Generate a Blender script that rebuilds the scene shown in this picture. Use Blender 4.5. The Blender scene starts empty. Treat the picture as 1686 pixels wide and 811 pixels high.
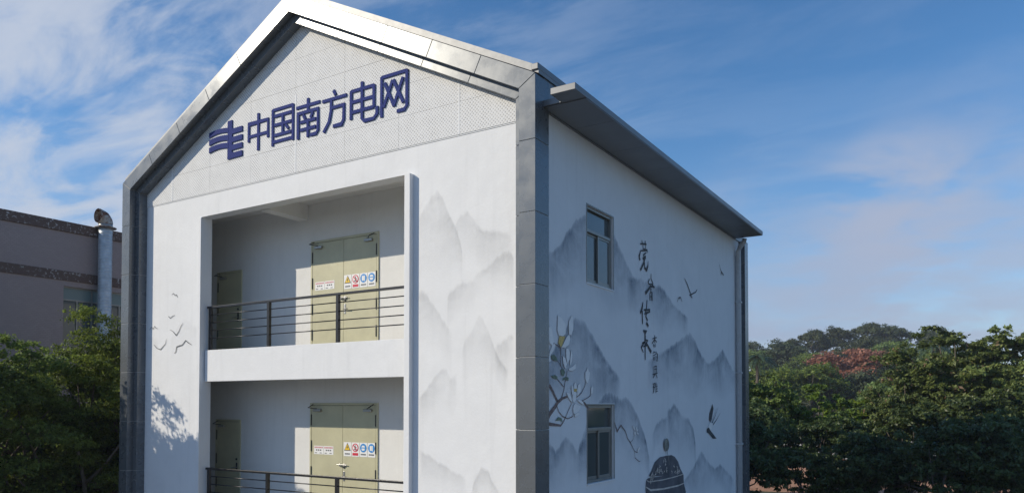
import bpy, bmesh, math, random
import numpy as np
from mathutils import Vector, Matrix

# ------------------------------------------------------------------ camera, sky, sun, exposure
scene = bpy.context.scene
R = math.radians
COL = scene.collection

cam_data = bpy.data.cameras.new('camera')
cam = bpy.data.objects.new('camera', cam_data)
COL.objects.link(cam)
cam.location = (6.427, -11.390, 6.467)
cam.rotation_euler = (R(90 + 1.476), 0, R(31.868))
cam_data.sensor_width = 36.0
cam_data.lens = 36.0 * 1235.83 / 1686.0
cam_data.shift_y = (632.0 - 405.5) / 1686.0
cam_data.clip_end = 6000.0
scene.camera = cam

SUN_DIR = Vector((1.15, 1.0, -0.83)).normalized()          # the way the light travels
SUN_EL = math.asin(-SUN_DIR.z)
SUN_ROT = math.atan2(-SUN_DIR.x, -SUN_DIR.y)

sun_data = bpy.data.lights.new('sun', 'SUN')
sun_data.energy = 4.0
sun_data.angle = R(0.5)
sun_data.color = (1.0, 0.90, 0.735)
sun = bpy.data.objects.new('sun', sun_data)
COL.objects.link(sun)
sun.rotation_euler = SUN_DIR.to_track_quat('-Z', 'Y').to_euler()
sun.location = (-30, -26, 40)

world = bpy.data.worlds.new('World')
scene.world = world
world.use_nodes = True
wt = world.node_tree
wt.nodes.clear()


def wn(kind, **kw):
    n = wt.nodes.new(kind)
    for k, v in kw.items():
        setattr(n, k, v)
    return n


def wmath(op, a, b=None, clamp=False):
    n = wn('ShaderNodeMath', operation=op, use_clamp=clamp)
    for i, v in enumerate((a, b)):
        if v is None:
            continue
        if isinstance(v, (int, float)):
            n.inputs[i].default_value = v
        else:
            wt.links.new(v, n.inputs[i])
    return n.outputs[0]


w_out = wn('ShaderNodeOutputWorld')
w_bg = wn('ShaderNodeBackground')
w_bg.inputs['Strength'].default_value = 0.142
w_sky = wn('ShaderNodeTexSky', sky_type='NISHITA', sun_disc=False)
w_sky.sun_elevation = SUN_EL
w_sky.sun_rotation = SUN_ROT
w_sky.altitude = 100
w_sky.air_density = 1.0
w_sky.dust_density = 0.05
w_sky.ozone_density = 3.5
w_tc = wn('ShaderNodeTexCoord')
w_sep = wn('ShaderNodeSeparateXYZ')
wt.links.new(w_tc.outputs['Generated'], w_sep.inputs[0])
zz = wmath('ADD', wmath('MAXIMUM', w_sep.outputs[2], 0.0), 0.16)
cx_ = wmath('DIVIDE', w_sep.outputs[0], zz)
cy_ = wmath('DIVIDE', w_sep.outputs[1], zz)
w_cmb = wn('ShaderNodeCombineXYZ')
wt.links.new(cx_, w_cmb.inputs[0])
wt.links.new(cy_, w_cmb.inputs[1])


def cloud_noise(loc, rot, scl, scale, detail, rough, dist):
    m = wn('ShaderNodeMapping')
    m.inputs['Location'].default_value = loc
    m.inputs['Rotation'].default_value = (0, 0, R(rot))
    m.inputs['Scale'].default_value = scl
    wt.links.new(w_cmb.outputs[0], m.inputs[0])
    n = wn('ShaderNodeTexNoise')
    n.inputs['Scale'].default_value = scale
    n.inputs['Detail'].default_value = detail
    n.inputs['Roughness'].default_value = rough
    n.inputs['Distortion'].default_value = dist
    wt.links.new(m.outputs[0], n.inputs[0])
    return n.outputs[0]


def smooth(v, lo, hi, a=0.0, b=1.0):
    n = wn('ShaderNodeMapRange', interpolation_type='SMOOTHSTEP')
    n.inputs['From Min'].default_value = lo
    n.inputs['From Max'].default_value = hi
    n.inputs['To Min'].default_value = a
    n.inputs['To Max'].default_value = b
    wt.links.new(v, n.inputs[0])
    return n.outputs[0]


# thin cirrus in long streaks, thicker towards the left-hand sky, a bank low over the horizon
wisps = smooth(cloud_noise((1.7, 0.4, 0), 22, (0.75, 1.9, 1), 2.3, 10, 0.62, 0.45), 0.41, 0.66)
patches = smooth(cloud_noise((4.3, 2.1, 0), 20, (1, 1.2, 1), 0.55, 4, 0.5, 0.2), 0.36, 0.68)
leftness = smooth(wmath('SUBTRACT', wmath('MULTIPLY', w_sep.outputs[0], -0.9), wmath('MULTIPLY', w_sep.outputs[1], 0.45)), -0.20, 0.50, 0.14, 1.0)
low_bank = smooth(w_sep.outputs[2], 0.03, 0.34, 1.0, 0.0)
bank = wmath('MULTIPLY', low_bank, smooth(cloud_noise((0.3, 7.7, 0), 15, (1, 1, 1), 0.9, 7, 0.55, 0.3), 0.36, 0.66))
cover = wmath('MULTIPLY', wmath('MULTIPLY', wisps, wmath('ADD', wmath('MULTIPLY', patches, 0.6), 0.4)), leftness)
cover = wmath('MULTIPLY', cover, 0.72, True)
w_hs = wn('ShaderNodeHueSaturation')
w_hs.inputs['Saturation'].default_value = 1.19
w_hs.inputs['Value'].default_value = 1.0
wt.links.new(w_sky.outputs[0], w_hs.inputs['Color'])


def wmix(f, a, col):
    n = wn('ShaderNodeMix', data_type='RGBA')
    wt.links.new(f, n.inputs[0])
    wt.links.new(a, n.inputs[6])
    n.inputs[7].default_value = (*col, 1)
    return n.outputs[2]


sky_col = wmix(cover, w_hs.outputs[0], (4.3, 4.8, 5.7))
veil = smooth(w_sep.outputs[2], 0.10, 0.42, 1.0, 0.0)
veil = wmath('MULTIPLY', wmath('MULTIPLY', veil, leftness), wmath('ADD', wmath('MULTIPLY', wisps, 0.65), 0.15), True)
sky_col = wmix(veil, sky_col, (4.1, 4.5, 5.3))
sky_col = wmix(wmath('MULTIPLY', low_bank, wmath('ADD', wmath('MULTIPLY', bank, 0.45), 0.45), True), sky_col, (2.35, 2.85, 4.1))
fluff = smooth(cloud_noise((3.1, 5.2, 0), 25, (0.7, 1.6, 1), 3.2, 10, 0.60, 0.5), 0.36, 0.64)
puffs = smooth(cloud_noise((8.1, 1.7, 0), 60, (1, 1, 1), 2.6, 8, 0.55, 0.3), 0.30, 0.60)
for d_, wide_, amt_, col_ in [((-0.075, 0.969, 0.235), 0.0050, 0.62, (3.3, 3.55, 4.4)), ((0.013, 0.985, 0.135), 0.035, 0.55, (2.9, 3.25, 4.2)), ((-0.20, 0.97, 0.11), 0.030, 0.45, (2.8, 3.15, 4.1)),
                             ((-0.874, 0.395, 0.283), 0.055, 0.62, (4.0, 4.35, 5.0)), ((-0.801, 0.479, 0.350), 0.050, 0.42, (4.0, 4.4, 5.2)), ((-0.735, 0.507, 0.448), 0.05, 0.22, (4.0, 4.4, 5.2))]:
    dp_ = wn('ShaderNodeVectorMath', operation='DOT_PRODUCT')
    nrm_ = wn('ShaderNodeVectorMath', operation='NORMALIZE')
    wt.links.new(w_tc.outputs['Generated'], nrm_.inputs[0])
    wt.links.new(nrm_.outputs[0], dp_.inputs[0])
    dp_.inputs[1].default_value = Vector(d_).normalized()
    f_ = smooth(dp_.outputs['Value'], 1.0 - wide_, 1.0)
    sky_col = wmix(wmath('MULTIPLY', wmath('MULTIPLY', f_, puffs if d_[0] > -0.5 else fluff), amt_, True), sky_col, col_)
wt.links.new(sky_col, w_bg.inputs[0])

wt.links.new(w_bg.outputs[0], w_out.inputs[0])

scene.render.engine = 'CYCLES'
scene.view_settings.view_transform = 'Standard'
scene.view_settings.look = 'None'
scene.view_settings.exposure = 0.0
scene.view_settings.gamma = 1.0
scene.view_settings.use_curve_mapping = False
scene.cycles.max_bounces = 6
scene.cycles.transparent_max_bounces = 16

# ------------------------------------------------------------------ helpers
ORG = {}                                                    # world origin of every object that parents others


class MB:
    """collects boxes, prisms, tubes; build() links them as one mesh object"""

    def __init__(self):
        self.v, self.f = [], []

    def add(self, vs, fs):
        o = len(self.v)
        self.v += [tuple(p) for p in vs]
        self.f += [tuple(i + o for i in f) for f in fs]
        return self

    def box(self, x0, x1, y0, y1, z0, z1):
        vs = [(x, y, z) for z in (z0, z1) for y in (y0, y1) for x in (x0, x1)]
        return self.add(vs, [(0, 2, 3, 1), (4, 5, 7, 6), (0, 1, 5, 4), (2, 6, 7, 3), (0, 4, 6, 2), (1, 3, 7, 5)])

    def prism_y(self, poly, y0, y1):
        """polygon of (x, z), counter-clockwise seen from -Y, extruded from y0 (front) to y1"""
        n = len(poly)
        vs = [(x, y0, z) for x, z in poly] + [(x, y1, z) for x, z in poly]
        fs = [tuple(range(n)), tuple(range(2 * n - 1, n - 1, -1))]
        fs += [(i, i + n, (i + 1) % n + n, (i + 1) % n) for i in range(n)]
        return self.add(vs, fs)

    def tube(self, pts, radii, n=8, cap=True):
        pts = [Vector(p) for p in pts]
        rings = []
        up = Vector((0.31, 0.17, 0.93))
        for i, p in enumerate(pts):
            d = (pts[min(i + 1, len(pts) - 1)] - pts[max(i - 1, 0)])
            if d.length < 1e-6:
                d = Vector((0, 0, 1))
            d.normalize()
            a = d.cross(up)
            if a.length < 1e-3:
                a = d.cross(Vector((1, 0, 0)))
            a.normalize()
            b = d.cross(a)
            r = radii[i] if isinstance(radii, (list, tuple)) else radii
            rings.append([p + (a * math.cos(t) + b * math.sin(t)) * r for t in [2 * math.pi * k / n for k in range(n)]])
        vs = [v for r in rings for v in r]
        fs = []
        for i in range(len(rings) - 1):
            for k in range(n):
                fs.append((i * n + k, i * n + (k + 1) % n, (i + 1) * n + (k + 1) % n, (i + 1) * n + k))
        if cap:
            fs.append(tuple(range(n - 1, -1, -1)))
            fs.append(tuple(range((len(rings) - 1) * n, len(rings) * n)))
        return self.add(vs, fs)

    def mesh(self, name, mat, smooth=False):
        me = bpy.data.meshes.new(name)
        me.from_pydata(self.v, [], self.f)
        if smooth:
            me.polygons.foreach_set('use_smooth', [True] * len(me.polygons))
        if mat:
            me.materials.append(mat)
        me.update()
        return me

    def build(self, name, mat, parent=None, loc=(0, 0, 0), smooth=False, bevel=0.0):
        return put(name, self.mesh(name, mat, smooth), parent, loc, bevel=bevel)


def put(name, data, parent=None, loc=(0, 0, 0), rot=(0, 0, 0), scale=(1, 1, 1), bevel=0.0):
    """link an object; loc is a world position, made local to the parent"""
    o = bpy.data.objects.new(name, data)
    COL.objects.link(o)
    w = Vector(loc)
    ORG[o] = w
    o.location = w
    if parent is not None:
        o.parent = parent
        o.location = w - ORG[parent]
    o.rotation_euler = rot
    o.scale = scale
    if bevel > 0:
        b = o.modifiers.new('bevel', 'BEVEL')
        b.width = bevel
        b.segments = 2
        b.limit_method = 'ANGLE'
    return o


def tag(o, label=None, cat=None, group=None, kind=None):
    for k, v in (('label', label), ('category', cat), ('group', group), ('kind', kind)):
        if v:
            o[k] = v
    return o


def empty(name, loc, label, cat, group=None):
    o = put(name, None, None, loc)
    o.empty_display_size = 0.5
    return tag(o, label, cat, group)


# ------------------------------------------------------------------ materials
class NT:
    def __init__(self, name):
        self.m = bpy.data.materials.new(name)
        self.m.use_nodes = True
        self.t = self.m.node_tree
        self.b = self.t.nodes['Principled BSDF']
        self.out = self.t.nodes['Material Output']

    def n(self, kind, ins=None, **kw):
        nd = self.t.nodes.new(kind)
        for k, v in kw.items():
            setattr(nd, k, v)
        for k, v in (ins or {}).items():
            self.set(nd.inputs[k], v)
        return nd

    def set(self, sock, v):
        if hasattr(v, 'is_output') or isinstance(v, bpy.types.NodeSocket):
            self.t.links.new(v, sock)
        else:
            sock.default_value = v

    def coord(self, kind='Object'):
        return self.n('ShaderNodeTexCoord').outputs[kind]

    def pos(self):
        return self.n('ShaderNodeNewGeometry').outputs['Position']

    def noise(self, vec, scale, detail=4, rough=0.55, dist=0.0):
        return self.n('ShaderNodeTexNoise', {'Vector': vec, 'Scale': scale, 'Detail': detail, 'Roughness': rough, 'Distortion': dist}).outputs[0]

    def ramp(self, v, lo, hi, a=0.0, b=1.0):
        return self.n('ShaderNodeMapRange', {0: v, 1: lo, 2: hi, 3: a, 4: b}).outputs[0]

    def mix(self, f, a, b):
        nd = self.n('ShaderNodeMix', data_type='RGBA')
        self.set(nd.inputs[0], f)
        for i, c in ((6, a), (7, b)):
            self.set(nd.inputs[i], (*c, 1) if isinstance(c, tuple) and len(c) == 3 else c)
        return nd.outputs[2]

    def math(self, op, a, b=0.0):
        return self.n('ShaderNodeMath', {0: a, 1: b}, operation=op).outputs[0]

    def bump(self, h, strength, dist=0.01):
        self.t.links.new(self.n('ShaderNodeBump', {'Height': h, 'Strength': strength, 'Distance': dist}).outputs[0], self.b.inputs['Normal'])


def simple(name, col, rough=0.5, metal=0.0, var=0.0, scale=8.0, bump=0.0, bscale=60.0, bdist=0.004, spec=None, coat=0.0):
    k = NT(name)
    k.b.inputs['Roughness'].default_value = rough
    k.b.inputs['Metallic'].default_value = metal
    k.b.inputs['Coat Weight'].default_value = coat
    if spec is not None:
        k.b.inputs['Specular IOR Level'].default_value = spec
    p = k.pos()
    if var > 0:
        d = tuple(max(0.0, c * (1 - var)) for c in col)
        e = tuple(min(1.0, c * (1 + var)) for c in col)
        k.set(k.b.inputs['Base Color'], k.mix(k.ramp(k.noise(p, scale, 5, 0.6), 0.3, 0.7), d, e))
    else:
        k.b.inputs['Base Color'].default_value = (*col, 1)
    if bump > 0:
        k.bump(k.noise(p, bscale, 3), bump, bdist)
    return k.m


def plaster_mat(name, col):
    k = NT(name)
    p = k.pos()
    broad = k.ramp(k.noise(p, 0.9, 6, 0.6, 0.4), 0.30, 0.72)
    fine = k.ramp(k.noise(p, 5.0, 6, 0.65), 0.3, 0.7)
    c = k.mix(broad, tuple(v * 0.93 for v in col), col)
    c = k.mix(k.math('MULTIPLY', fine, 0.35), c, tuple(v * 0.92 for v in col))
    mp = k.n('ShaderNodeMapping', {'Vector': p, 'Scale': (3.2, 3.2, 0.16)})
    streak = k.ramp(k.noise(mp.outputs[0], 1.6, 6, 0.65), 0.54, 0.78)
    c = k.mix(k.math('MULTIPLY', streak, 0.30), c, tuple(v * 0.72 for v in col))
    mott = k.ramp(k.noise(p, 2.3, 8, 0.7, 0.8), 0.50, 0.72)
    c = k.mix(k.math('MULTIPLY', mott, 0.22), c, tuple(v * 0.80 for v in col))
    k.set(k.b.inputs['Base Color'], c)
    k.b.inputs['Roughness'].default_value = 0.72
    k.b.inputs['Specular IOR Level'].default_value = 0.25
    h = k.math('ADD', k.noise(p, 1.6, 3), k.math('MULTIPLY', k.noise(p, 22, 4), 0.25))
    k.bump(h, 0.5, 0.025)
    return k.m


def perforated_mat(name, solid, hole, xs=27.0, rough=0.45):
    """round holes in staggered rows, on plates that face -Y"""
    k = NT(name)
    wob = k.n('ShaderNodeTexNoise', {'Vector': k.pos(), 'Scale': 9.0, 'Detail': 2}).outputs['Color']
    pv = k.n('ShaderNodeVectorMath', {0: wob, 3: 0.035}, operation='SCALE').outputs[0]
    s = k.n('ShaderNodeSeparateXYZ', {0: k.n('ShaderNodeVectorMath', {0: k.pos(), 1: pv}, operation='ADD').outputs[0]})
    a = k.math('SINE', k.math('MULTIPLY', s.outputs[0], math.pi * xs))
    b = k.math('SINE', k.math('MULTIPLY', s.outputs[2], math.pi * xs))
    prod = k.math('MULTIPLY', k.math('MULTIPLY', a, b), k.ramp(k.noise(k.pos(), 3.5, 5, 0.65), 0.3, 0.7, 0.35, 1.15))
    dot = k.ramp(prod, 0.05, 0.65)
    patch = k.ramp(k.noise(k.pos(), 1.3, 4, 0.6), 0.3, 0.7, 0.75, 1.0)
    k.set(k.b.inputs['Base Color'], k.mix(k.math('MULTIPLY', dot, patch), solid, hole))
    k.b.inputs['Roughness'].default_value = rough
    k.b.inputs['Specular IOR Level'].default_value = 0.15
    k.bump(k.math('SUBTRACT', 1.0, prod), 0.35, 0.006)
    return k.m


def metal_mat(name, col, rough=0.3, metal=0.75):
    k = NT(name)
    p = k.pos()
    k.set(k.b.inputs['Base Color'], k.mix(k.ramp(k.noise(p, 0.8, 4, 0.6), 0.3, 0.7), tuple(c * 0.9 for c in col), tuple(c * 1.06 for c in col)))
    k.set(k.b.inputs['Roughness'], k.ramp(k.noise(p, 2.4, 4, 0.6), 0.3, 0.7, rough - 0.04, rough + 0.06))
    k.b.inputs['Metallic'].default_value = metal
    k.bump(k.noise(p, 0.9, 2), 0.05, 0.05)
    return k.m


def leaf_mat(name, dark, light, dry=None, trans=0.34, rough=0.5, spec=0.3):
    k = NT(name)
    at = k.n('ShaderNodeAttribute', attribute_name='tint').outputs['Fac']
    ob = k.n('ShaderNodeObjectInfo').outputs['Random']
    c = k.mix(at, dark, light)
    hs = k.n('ShaderNodeHueSaturation', {'Hue': k.ramp(ob, 0, 1, 0.480, 0.516), 'Saturation': k.ramp(ob, 0, 1, 1.08, 0.86), 'Value': k.ramp(ob, 0, 1, 0.85, 1.2), 'Color': c})
    c = hs.outputs[0]
    if dry:
        c = k.mix(k.ramp(at, 0.955, 0.96), c, dry)
    k.set(k.b.inputs['Base Color'], c)
    k.b.inputs['Roughness'].default_value = rough
    k.b.inputs['Specular IOR Level'].default_value = spec
    tr = k.n('ShaderNodeBsdfTranslucent', {'Color': c})
    mx = k.n('ShaderNodeMixShader', {0: trans, 1: k.b.outputs[0], 2: tr.outputs[0]})
    k.set(k.out.inputs[0], mx.outputs[0])
    return k.m


def paint_mat(name, col, strength=1.0, cloudy=True):
    """thin wash of paint: the amount of pigment is the 'paint' attribute of the sheet"""
    k = NT(name)
    at = k.n('ShaderNodeAttribute', attribute_name='paint').outputs['Fac']
    p = k.pos()
    f = k.math('MULTIPLY', at, strength)
    if cloudy:
        f = k.math('MULTIPLY', f, k.ramp(k.noise(p, 1.6, 7, 0.66, 0.6), 0.30, 0.62, 0.22, 1.0))
        mp = k.n('ShaderNodeMapping', {'Vector': p, 'Scale': (9.0, 9.0, 1.6)})
        f = k.math('MULTIPLY', f, k.ramp(k.noise(mp.outputs[0], 1.5, 6, 0.7), 0.3, 0.65, 0.72, 1.08))
    k.b.inputs['Base Color'].default_value = (*col, 1)
    k.b.inputs['Roughness'].default_value = 0.75
    tr = k.n('ShaderNodeBsdfTransparent')
    mx = k.n('ShaderNodeMixShader', {0: f, 1: tr.outputs[0], 2: k.b.outputs[0]})
    k.set(k.out.inputs[0], mx.outputs[0])
    return k.m


M = {}
M['plaster'] = plaster_mat('white_plaster', (0.80, 0.805, 0.81))
M['inner_plaster'] = plaster_mat('balcony_plaster', (0.77, 0.765, 0.74))
M['perforated'] = perforated_mat('perforated_white_panel', (0.76, 0.76, 0.755), (0.40, 0.40, 0.40), rough=0.8)
M['sign_blue'] = perforated_mat('sign_blue', (0.032, 0.048, 0.20), (0.014, 0.022, 0.105), rough=0.8)
M['cladding'] = metal_mat('grey_metal_cladding', (0.146, 0.157, 0.168), 0.27, 0.30)
M['cladding_joint'] = simple('cladding_sealant', (0.45, 0.45, 0.44), 0.8)
M['canopy'] = metal_mat('grey_canopy_metal', (0.19, 0.195, 0.20), 0.4, 0.35)
M['soffit'] = metal_mat('grey_soffit_metal', (0.20, 0.205, 0.215), 0.45, 0.35)
M['roof'] = simple('roof_sheet', (0.22, 0.225, 0.23), 0.5, 0.4, 0.12)
M['rail'] = simple('dark_railing_steel', (0.035, 0.036, 0.04), 0.32, 0.6, 0.3, 12, 0.2, 90)
M['door'] = simple('olive_beige_door', (0.50, 0.475, 0.315), 0.42, 0.0, 0.09, 2.2)
M['door_dark'] = simple('door_seam', (0.09, 0.085, 0.06), 0.6)
M['steel'] = simple('brushed_steel', (0.36, 0.36, 0.35), 0.42, 0.8, 0.1, 30)
M['black_plastic'] = simple('black_plastic', (0.03, 0.03, 0.032), 0.5)
M['window_frame'] = simple('window_aluminium', (0.25, 0.25, 0.235), 0.42, 0.45, 0.08, 8)
M['pipe_white'] = simple('white_pipe', (0.47, 0.48, 0.49), 0.5, 0.0, 0.08)
M['concrete'] = simple('yard_concrete', (0.20, 0.195, 0.185), 0.85, 0, 0.25, 0.6, 0.3, 20)
M['floor'] = simple('balcony_floor', (0.42, 0.41, 0.39), 0.7, 0, 0.1, 2)
M['ink'] = simple('ink_paint', (0.055, 0.058, 0.062), 0.8, 0, 0.5, 9)
M['grey_ink'] = simple('grey_ink_paint', (0.13, 0.135, 0.14), 0.8, 0, 0.35, 14)
M['bark_paint'] = simple('painted_bark', (0.20, 0.145, 0.13), 0.8, 0, 0.45, 18)
M['petal_paint'] = simple('painted_petal', (0.88, 0.86, 0.83), 0.75, 0, 0.06, 7)
M['petal_edge'] = simple('painted_petal_edge', (0.45, 0.41, 0.40), 0.75)
M['stamen_paint'] = simple('painted_stamen', (0.66, 0.47, 0.16), 0.75, 0, 0.3, 30)
M['leaf_paint'] = simple('painted_leaf', (0.16, 0.21, 0.15), 0.75, 0, 0.35, 14)
M['urn_paint'] = simple('painted_urn', (0.095, 0.095, 0.11), 0.7, 0, 0.5, 2.4)
M['urn_light'] = simple('painted_urn_highlight', (0.62, 0.56, 0.50), 0.7, 0, 0.3, 5)
M['seed_paint'] = simple('painted_seed', (0.20, 0.20, 0.17), 0.7, 0, 0.55, 7)
M['wash_blue'] = paint_mat('blue_grey_wash', (0.165, 0.222, 0.295), 0.80)
M['wash_grey'] = paint_mat('grey_wash', (0.38, 0.385, 0.39), 0.40)
M['sign_white'] = simple('sign_plate_white', (0.80, 0.80, 0.79), 0.4)
M['sign_yellow'] = simple('sign_yellow', (0.80, 0.52, 0.03), 0.4)
M['sign_red'] = simple('sign_red', (0.60, 0.03, 0.06), 0.4)
M['sign_sky'] = simple('sign_sky_blue', (0.03, 0.25, 0.62), 0.4)
M['sign_pink'] = simple('sign_pink_print', (0.62, 0.26, 0.28), 0.5)
M['print'] = simple('black_print', (0.09, 0.09, 0.09), 0.6)
M['bark'] = simple('grey_brown_bark', (0.115, 0.095, 0.075), 0.9, 0, 0.35, 6, 0.6, 22, 0.02)
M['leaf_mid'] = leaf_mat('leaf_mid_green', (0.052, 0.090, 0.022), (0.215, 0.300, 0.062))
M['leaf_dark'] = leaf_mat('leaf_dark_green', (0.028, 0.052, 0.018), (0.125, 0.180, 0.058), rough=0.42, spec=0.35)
M['leaf_bright'] = leaf_mat('leaf_bright_green', (0.065, 0.115, 0.018), (0.230, 0.335, 0.042))
M['leaf_olive'] = leaf_mat('leaf_olive_green', (0.055, 0.082, 0.026), (0.225, 0.285, 0.080), (0.42, 0.27, 0.17))
M['leaf_left'] = leaf_mat('leaf_yellow_green', (0.065, 0.105, 0.030), (0.235, 0.325, 0.070), trans=0.58)
M['leaf_yellow'] = leaf_mat('leaf_yellowish', (0.060, 0.085, 0.022), (0.240, 0.290, 0.060))
M['leaf_red'] = leaf_mat('leaf_red_brown', (0.190, 0.085, 0.050), (0.460, 0.225, 0.140))
M['leaf_far'] = leaf_mat('leaf_far_green', (0.050, 0.068, 0.032), (0.135, 0.165, 0.065))


def glass_mat():
    k = NT('dark_window_glass')
    k.b.inputs['Base Color'].default_value = (0.085, 0.10, 0.10, 1)
    k.b.inputs['Roughness'].default_value = 0.06
    k.b.inputs['Specular IOR Level'].default_value = 0.6
    k.bump(k.noise(k.pos(), 1.5, 2), 0.03, 0.05)
    return k.m


M['glass'] = glass_mat()


def factory_wall_mat():
    k = NT('purple_brown_tiled_wall')
    p = k.pos()
    mp = k.n('ShaderNodeMapping', {'Vector': p, 'Rotation': (0, R(90), R(90))})
    br = k.n('ShaderNodeTexBrick', {'Vector': mp.outputs[0], 'Scale': 4.0, 'Mortar Size': 0.012, 'Color1': (0.330, 0.255, 0.240, 1), 'Color2': (0.375, 0.292, 0.270, 1), 'Mortar': (0.22, 0.18, 0.17, 1)})
    c = k.mix(k.ramp(k.noise(p, 0.7, 6, 0.65), 0.3, 0.7), br.outputs[0], (0.30, 0.24, 0.23))
    spots = k.ramp(k.noise(p, 7.0, 5, 0.7), 0.69, 0.72)
    c = k.mix(k.math('MULTIPLY', spots, 0.5), c, (0.40, 0.37, 0.36))
    k.set(k.b.inputs['Base Color'], c)
    k.b.inputs['Roughness'].default_value = 0.75
    return k.m


def flaking_band_mat():
    k = NT('flaking_brown_band')
    p = k.pos()
    flakes = k.ramp(k.noise(p, 9.0, 6, 0.72, 0.3), 0.565, 0.60)
    area = k.ramp(k.noise(p, 1.3, 3, 0.6), 0.35, 0.65, 0.15, 1.0)
    c = k.mix(k.math('MULTIPLY', flakes, area), (0.120, 0.078, 0.064), (0.50, 0.47, 0.45))
    k.set(k.b.inputs['Base Color'], c)
    k.b.inputs['Roughness'].default_value = 0.8
    return k.m


def duct_mat():
    k = NT('galvanised_duct')
    p = k.pos()
    k.set(k.b.inputs['Base Color'], k.mix(k.ramp(k.noise(p, 6, 4), 0.3, 0.7), (0.40, 0.43, 0.45), (0.58, 0.61, 0.63)))
    k.b.inputs['Metallic'].default_value = 0.35
    k.b.inputs['Roughness'].default_value = 0.45
    return k.m


def rust_mat():
    k = NT('rusty_steel')
    p = k.pos()
    f = k.ramp(k.noise(p, 4.5, 6, 0.7), 0.42, 0.56)
    k.set(k.b.inputs['Base Color'], k.mix(f, (0.16, 0.060, 0.032), (0.44, 0.42, 0.39)))
    k.b.inputs['Roughness'].default_value = 0.7
    k.b.inputs['Metallic'].default_value = 0.2
    k.bump(k.noise(p, 30, 4), 0.4, 0.01)
    return k.m


def ground_mat():
    k = NT('grass_and_earth')
    p = k.pos()
    c = k.mix(k.ramp(k.noise(p, 0.08, 6, 0.6), 0.35, 0.65), (0.040, 0.060, 0.020), (0.095, 0.085, 0.045))
    c = k.mix(k.ramp(k.noise(p, 1.7, 6, 0.7), 0.3, 0.7), c, (0.030, 0.045, 0.016))
    k.set(k.b.inputs['Base Color'], c)
    k.b.inputs['Roughness'].default_value = 0.95
    k.bump(k.noise(p, 3, 5), 0.8, 0.1)
    return k.m


def soil_mat():
    k = NT('orange_soil')
    p = k.pos()
    c = k.mix(k.ramp(k.noise(p, 0.5, 6, 0.65), 0.3, 0.7), (0.34, 0.155, 0.080), (0.46, 0.25, 0.145))
    c = k.mix(k.ramp(k.noise(p, 3.5, 5, 0.7), 0.62, 0.68), c, (0.11, 0.075, 0.045))
    k.set(k.b.inputs['Base Color'], c)
    k.b.inputs['Roughness'].default_value = 0.95
    k.bump(k.noise(p, 2.5, 5), 0.9, 0.15)
    return k.m


M['factory'] = factory_wall_mat()
M['band'] = flaking_band_mat()
M['duct'] = duct_mat()
M['rust'] = rust_mat()
M['ground'] = ground_mat()
M['soil'] = soil_mat()
M['block_wall'] = simple('grey_block_wall', (0.45, 0.45, 0.46), 0.85, 0, 0.15, 1.5)
M['window_teal'] = simple('pale_teal_glass', (0.16, 0.22, 0.22), 0.25)
M['leaf_far_plain'] = simple('palm_frond', (0.045, 0.075, 0.035), 0.5, 0, 0.3, 2)

# ------------------------------------------------------------------ ground and terrain
def hill_z(x, y):
    d2 = ((x + 24) / 62) ** 2 + ((y - 222) / 58) ** 2
    d3 = ((x - 40) / 80) ** 2 + ((y - 300) / 70) ** 2
    return 17.0 * math.exp(-d2 / 1.0) + 9.0 * math.exp(-d3)


def sheet(name, x0, x1, y0, y1, z, mat):
    return tag(MB().add([(x0, y0, z), (x1, y0, z), (x1, y1, z), (x0, y1, z)], [(0, 1, 2, 3)]).build(name, mat), kind='structure')


sheet('ground', -900, 900, -900, 900, 0.0, M['ground'])
sheet('yard', -21.4, 30, -40, 15.5, 0.004, M['concrete'])
hv, hf = [], []
NX, NY = 60, 50
for j in range(NY):
    for i in range(NX):
        x = -260 + 520 * i / (NX - 1)
        y = 70 + 400 * j / (NY - 1)
        hv.append((x, y, hill_z(x, y) - 0.30 + 0.25 * math.sin(x * 0.31) * math.cos(y * 0.27)))
for j in range(NY - 1):
    for i in range(NX - 1):
        a = j * NX + i
        hf.append((a, a + 1, a + NX + 1, a + NX))
tag(MB().add(hv, hf).build('hill', M['ground'], smooth=True), kind='structure')
rs = random.Random(5)
ring = []
for k in range(28):
    a = 2 * math.pi * k / 28
    r = 1 + 0.16 * math.sin(3 * a + 1) + rs.uniform(-0.07, 0.07)
    ring.append((2 + 34 * r * math.cos(a), 63 + 15 * r * math.sin(a), 0.35 if math.sin(a) > 0.9 else 0.012))
tag(MB().add(ring, [tuple(range(28))]).build('dirt_clearing', M['soil']), kind='structure')

# ------------------------------------------------------------------ the white office building
BX = -6.09                                                   # ridge line
STOREY = 3.9
bld = empty('office_building', (BX, 6.3, 0), 'white gabled building with grey metal frame, two balconies and a mural', 'building')

# front wall with the tall balcony opening
OL, OR_, OT = -9.52, -3.06, 10.98
fw = MB()
fw.box(-12.06, OL, 0, 0.3, 0, 11.52)
fw.box(OR_, -0.12, 0, 0.3, 0, 11.52)
fw.box(OL, OR_, 0, 0.3, OT, 11.52)
front_wall = fw.build('front_wall', M['plaster'], bld)
gable = MB().prism_y([(-12.06, 11.52), (-0.12, 11.52), (-0.12, 12.10), (BX, 15.12), (-12.06, 12.10)], 0.0, 0.3)
gable.build('gable_wall', M['inner_plaster'], bld)
# thin projecting fins at the two sides of the opening
MB().box(OR_, -2.92, -0.12, 0.298, 0, 10.955).build('fin', M['plaster'], bld, bevel=0.008)
MB().box(OL - 0.10, OL + 0.012, -0.022, 0.25, 0, 10.965).build('fin', M['plaster'], bld, bevel=0.006)

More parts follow.
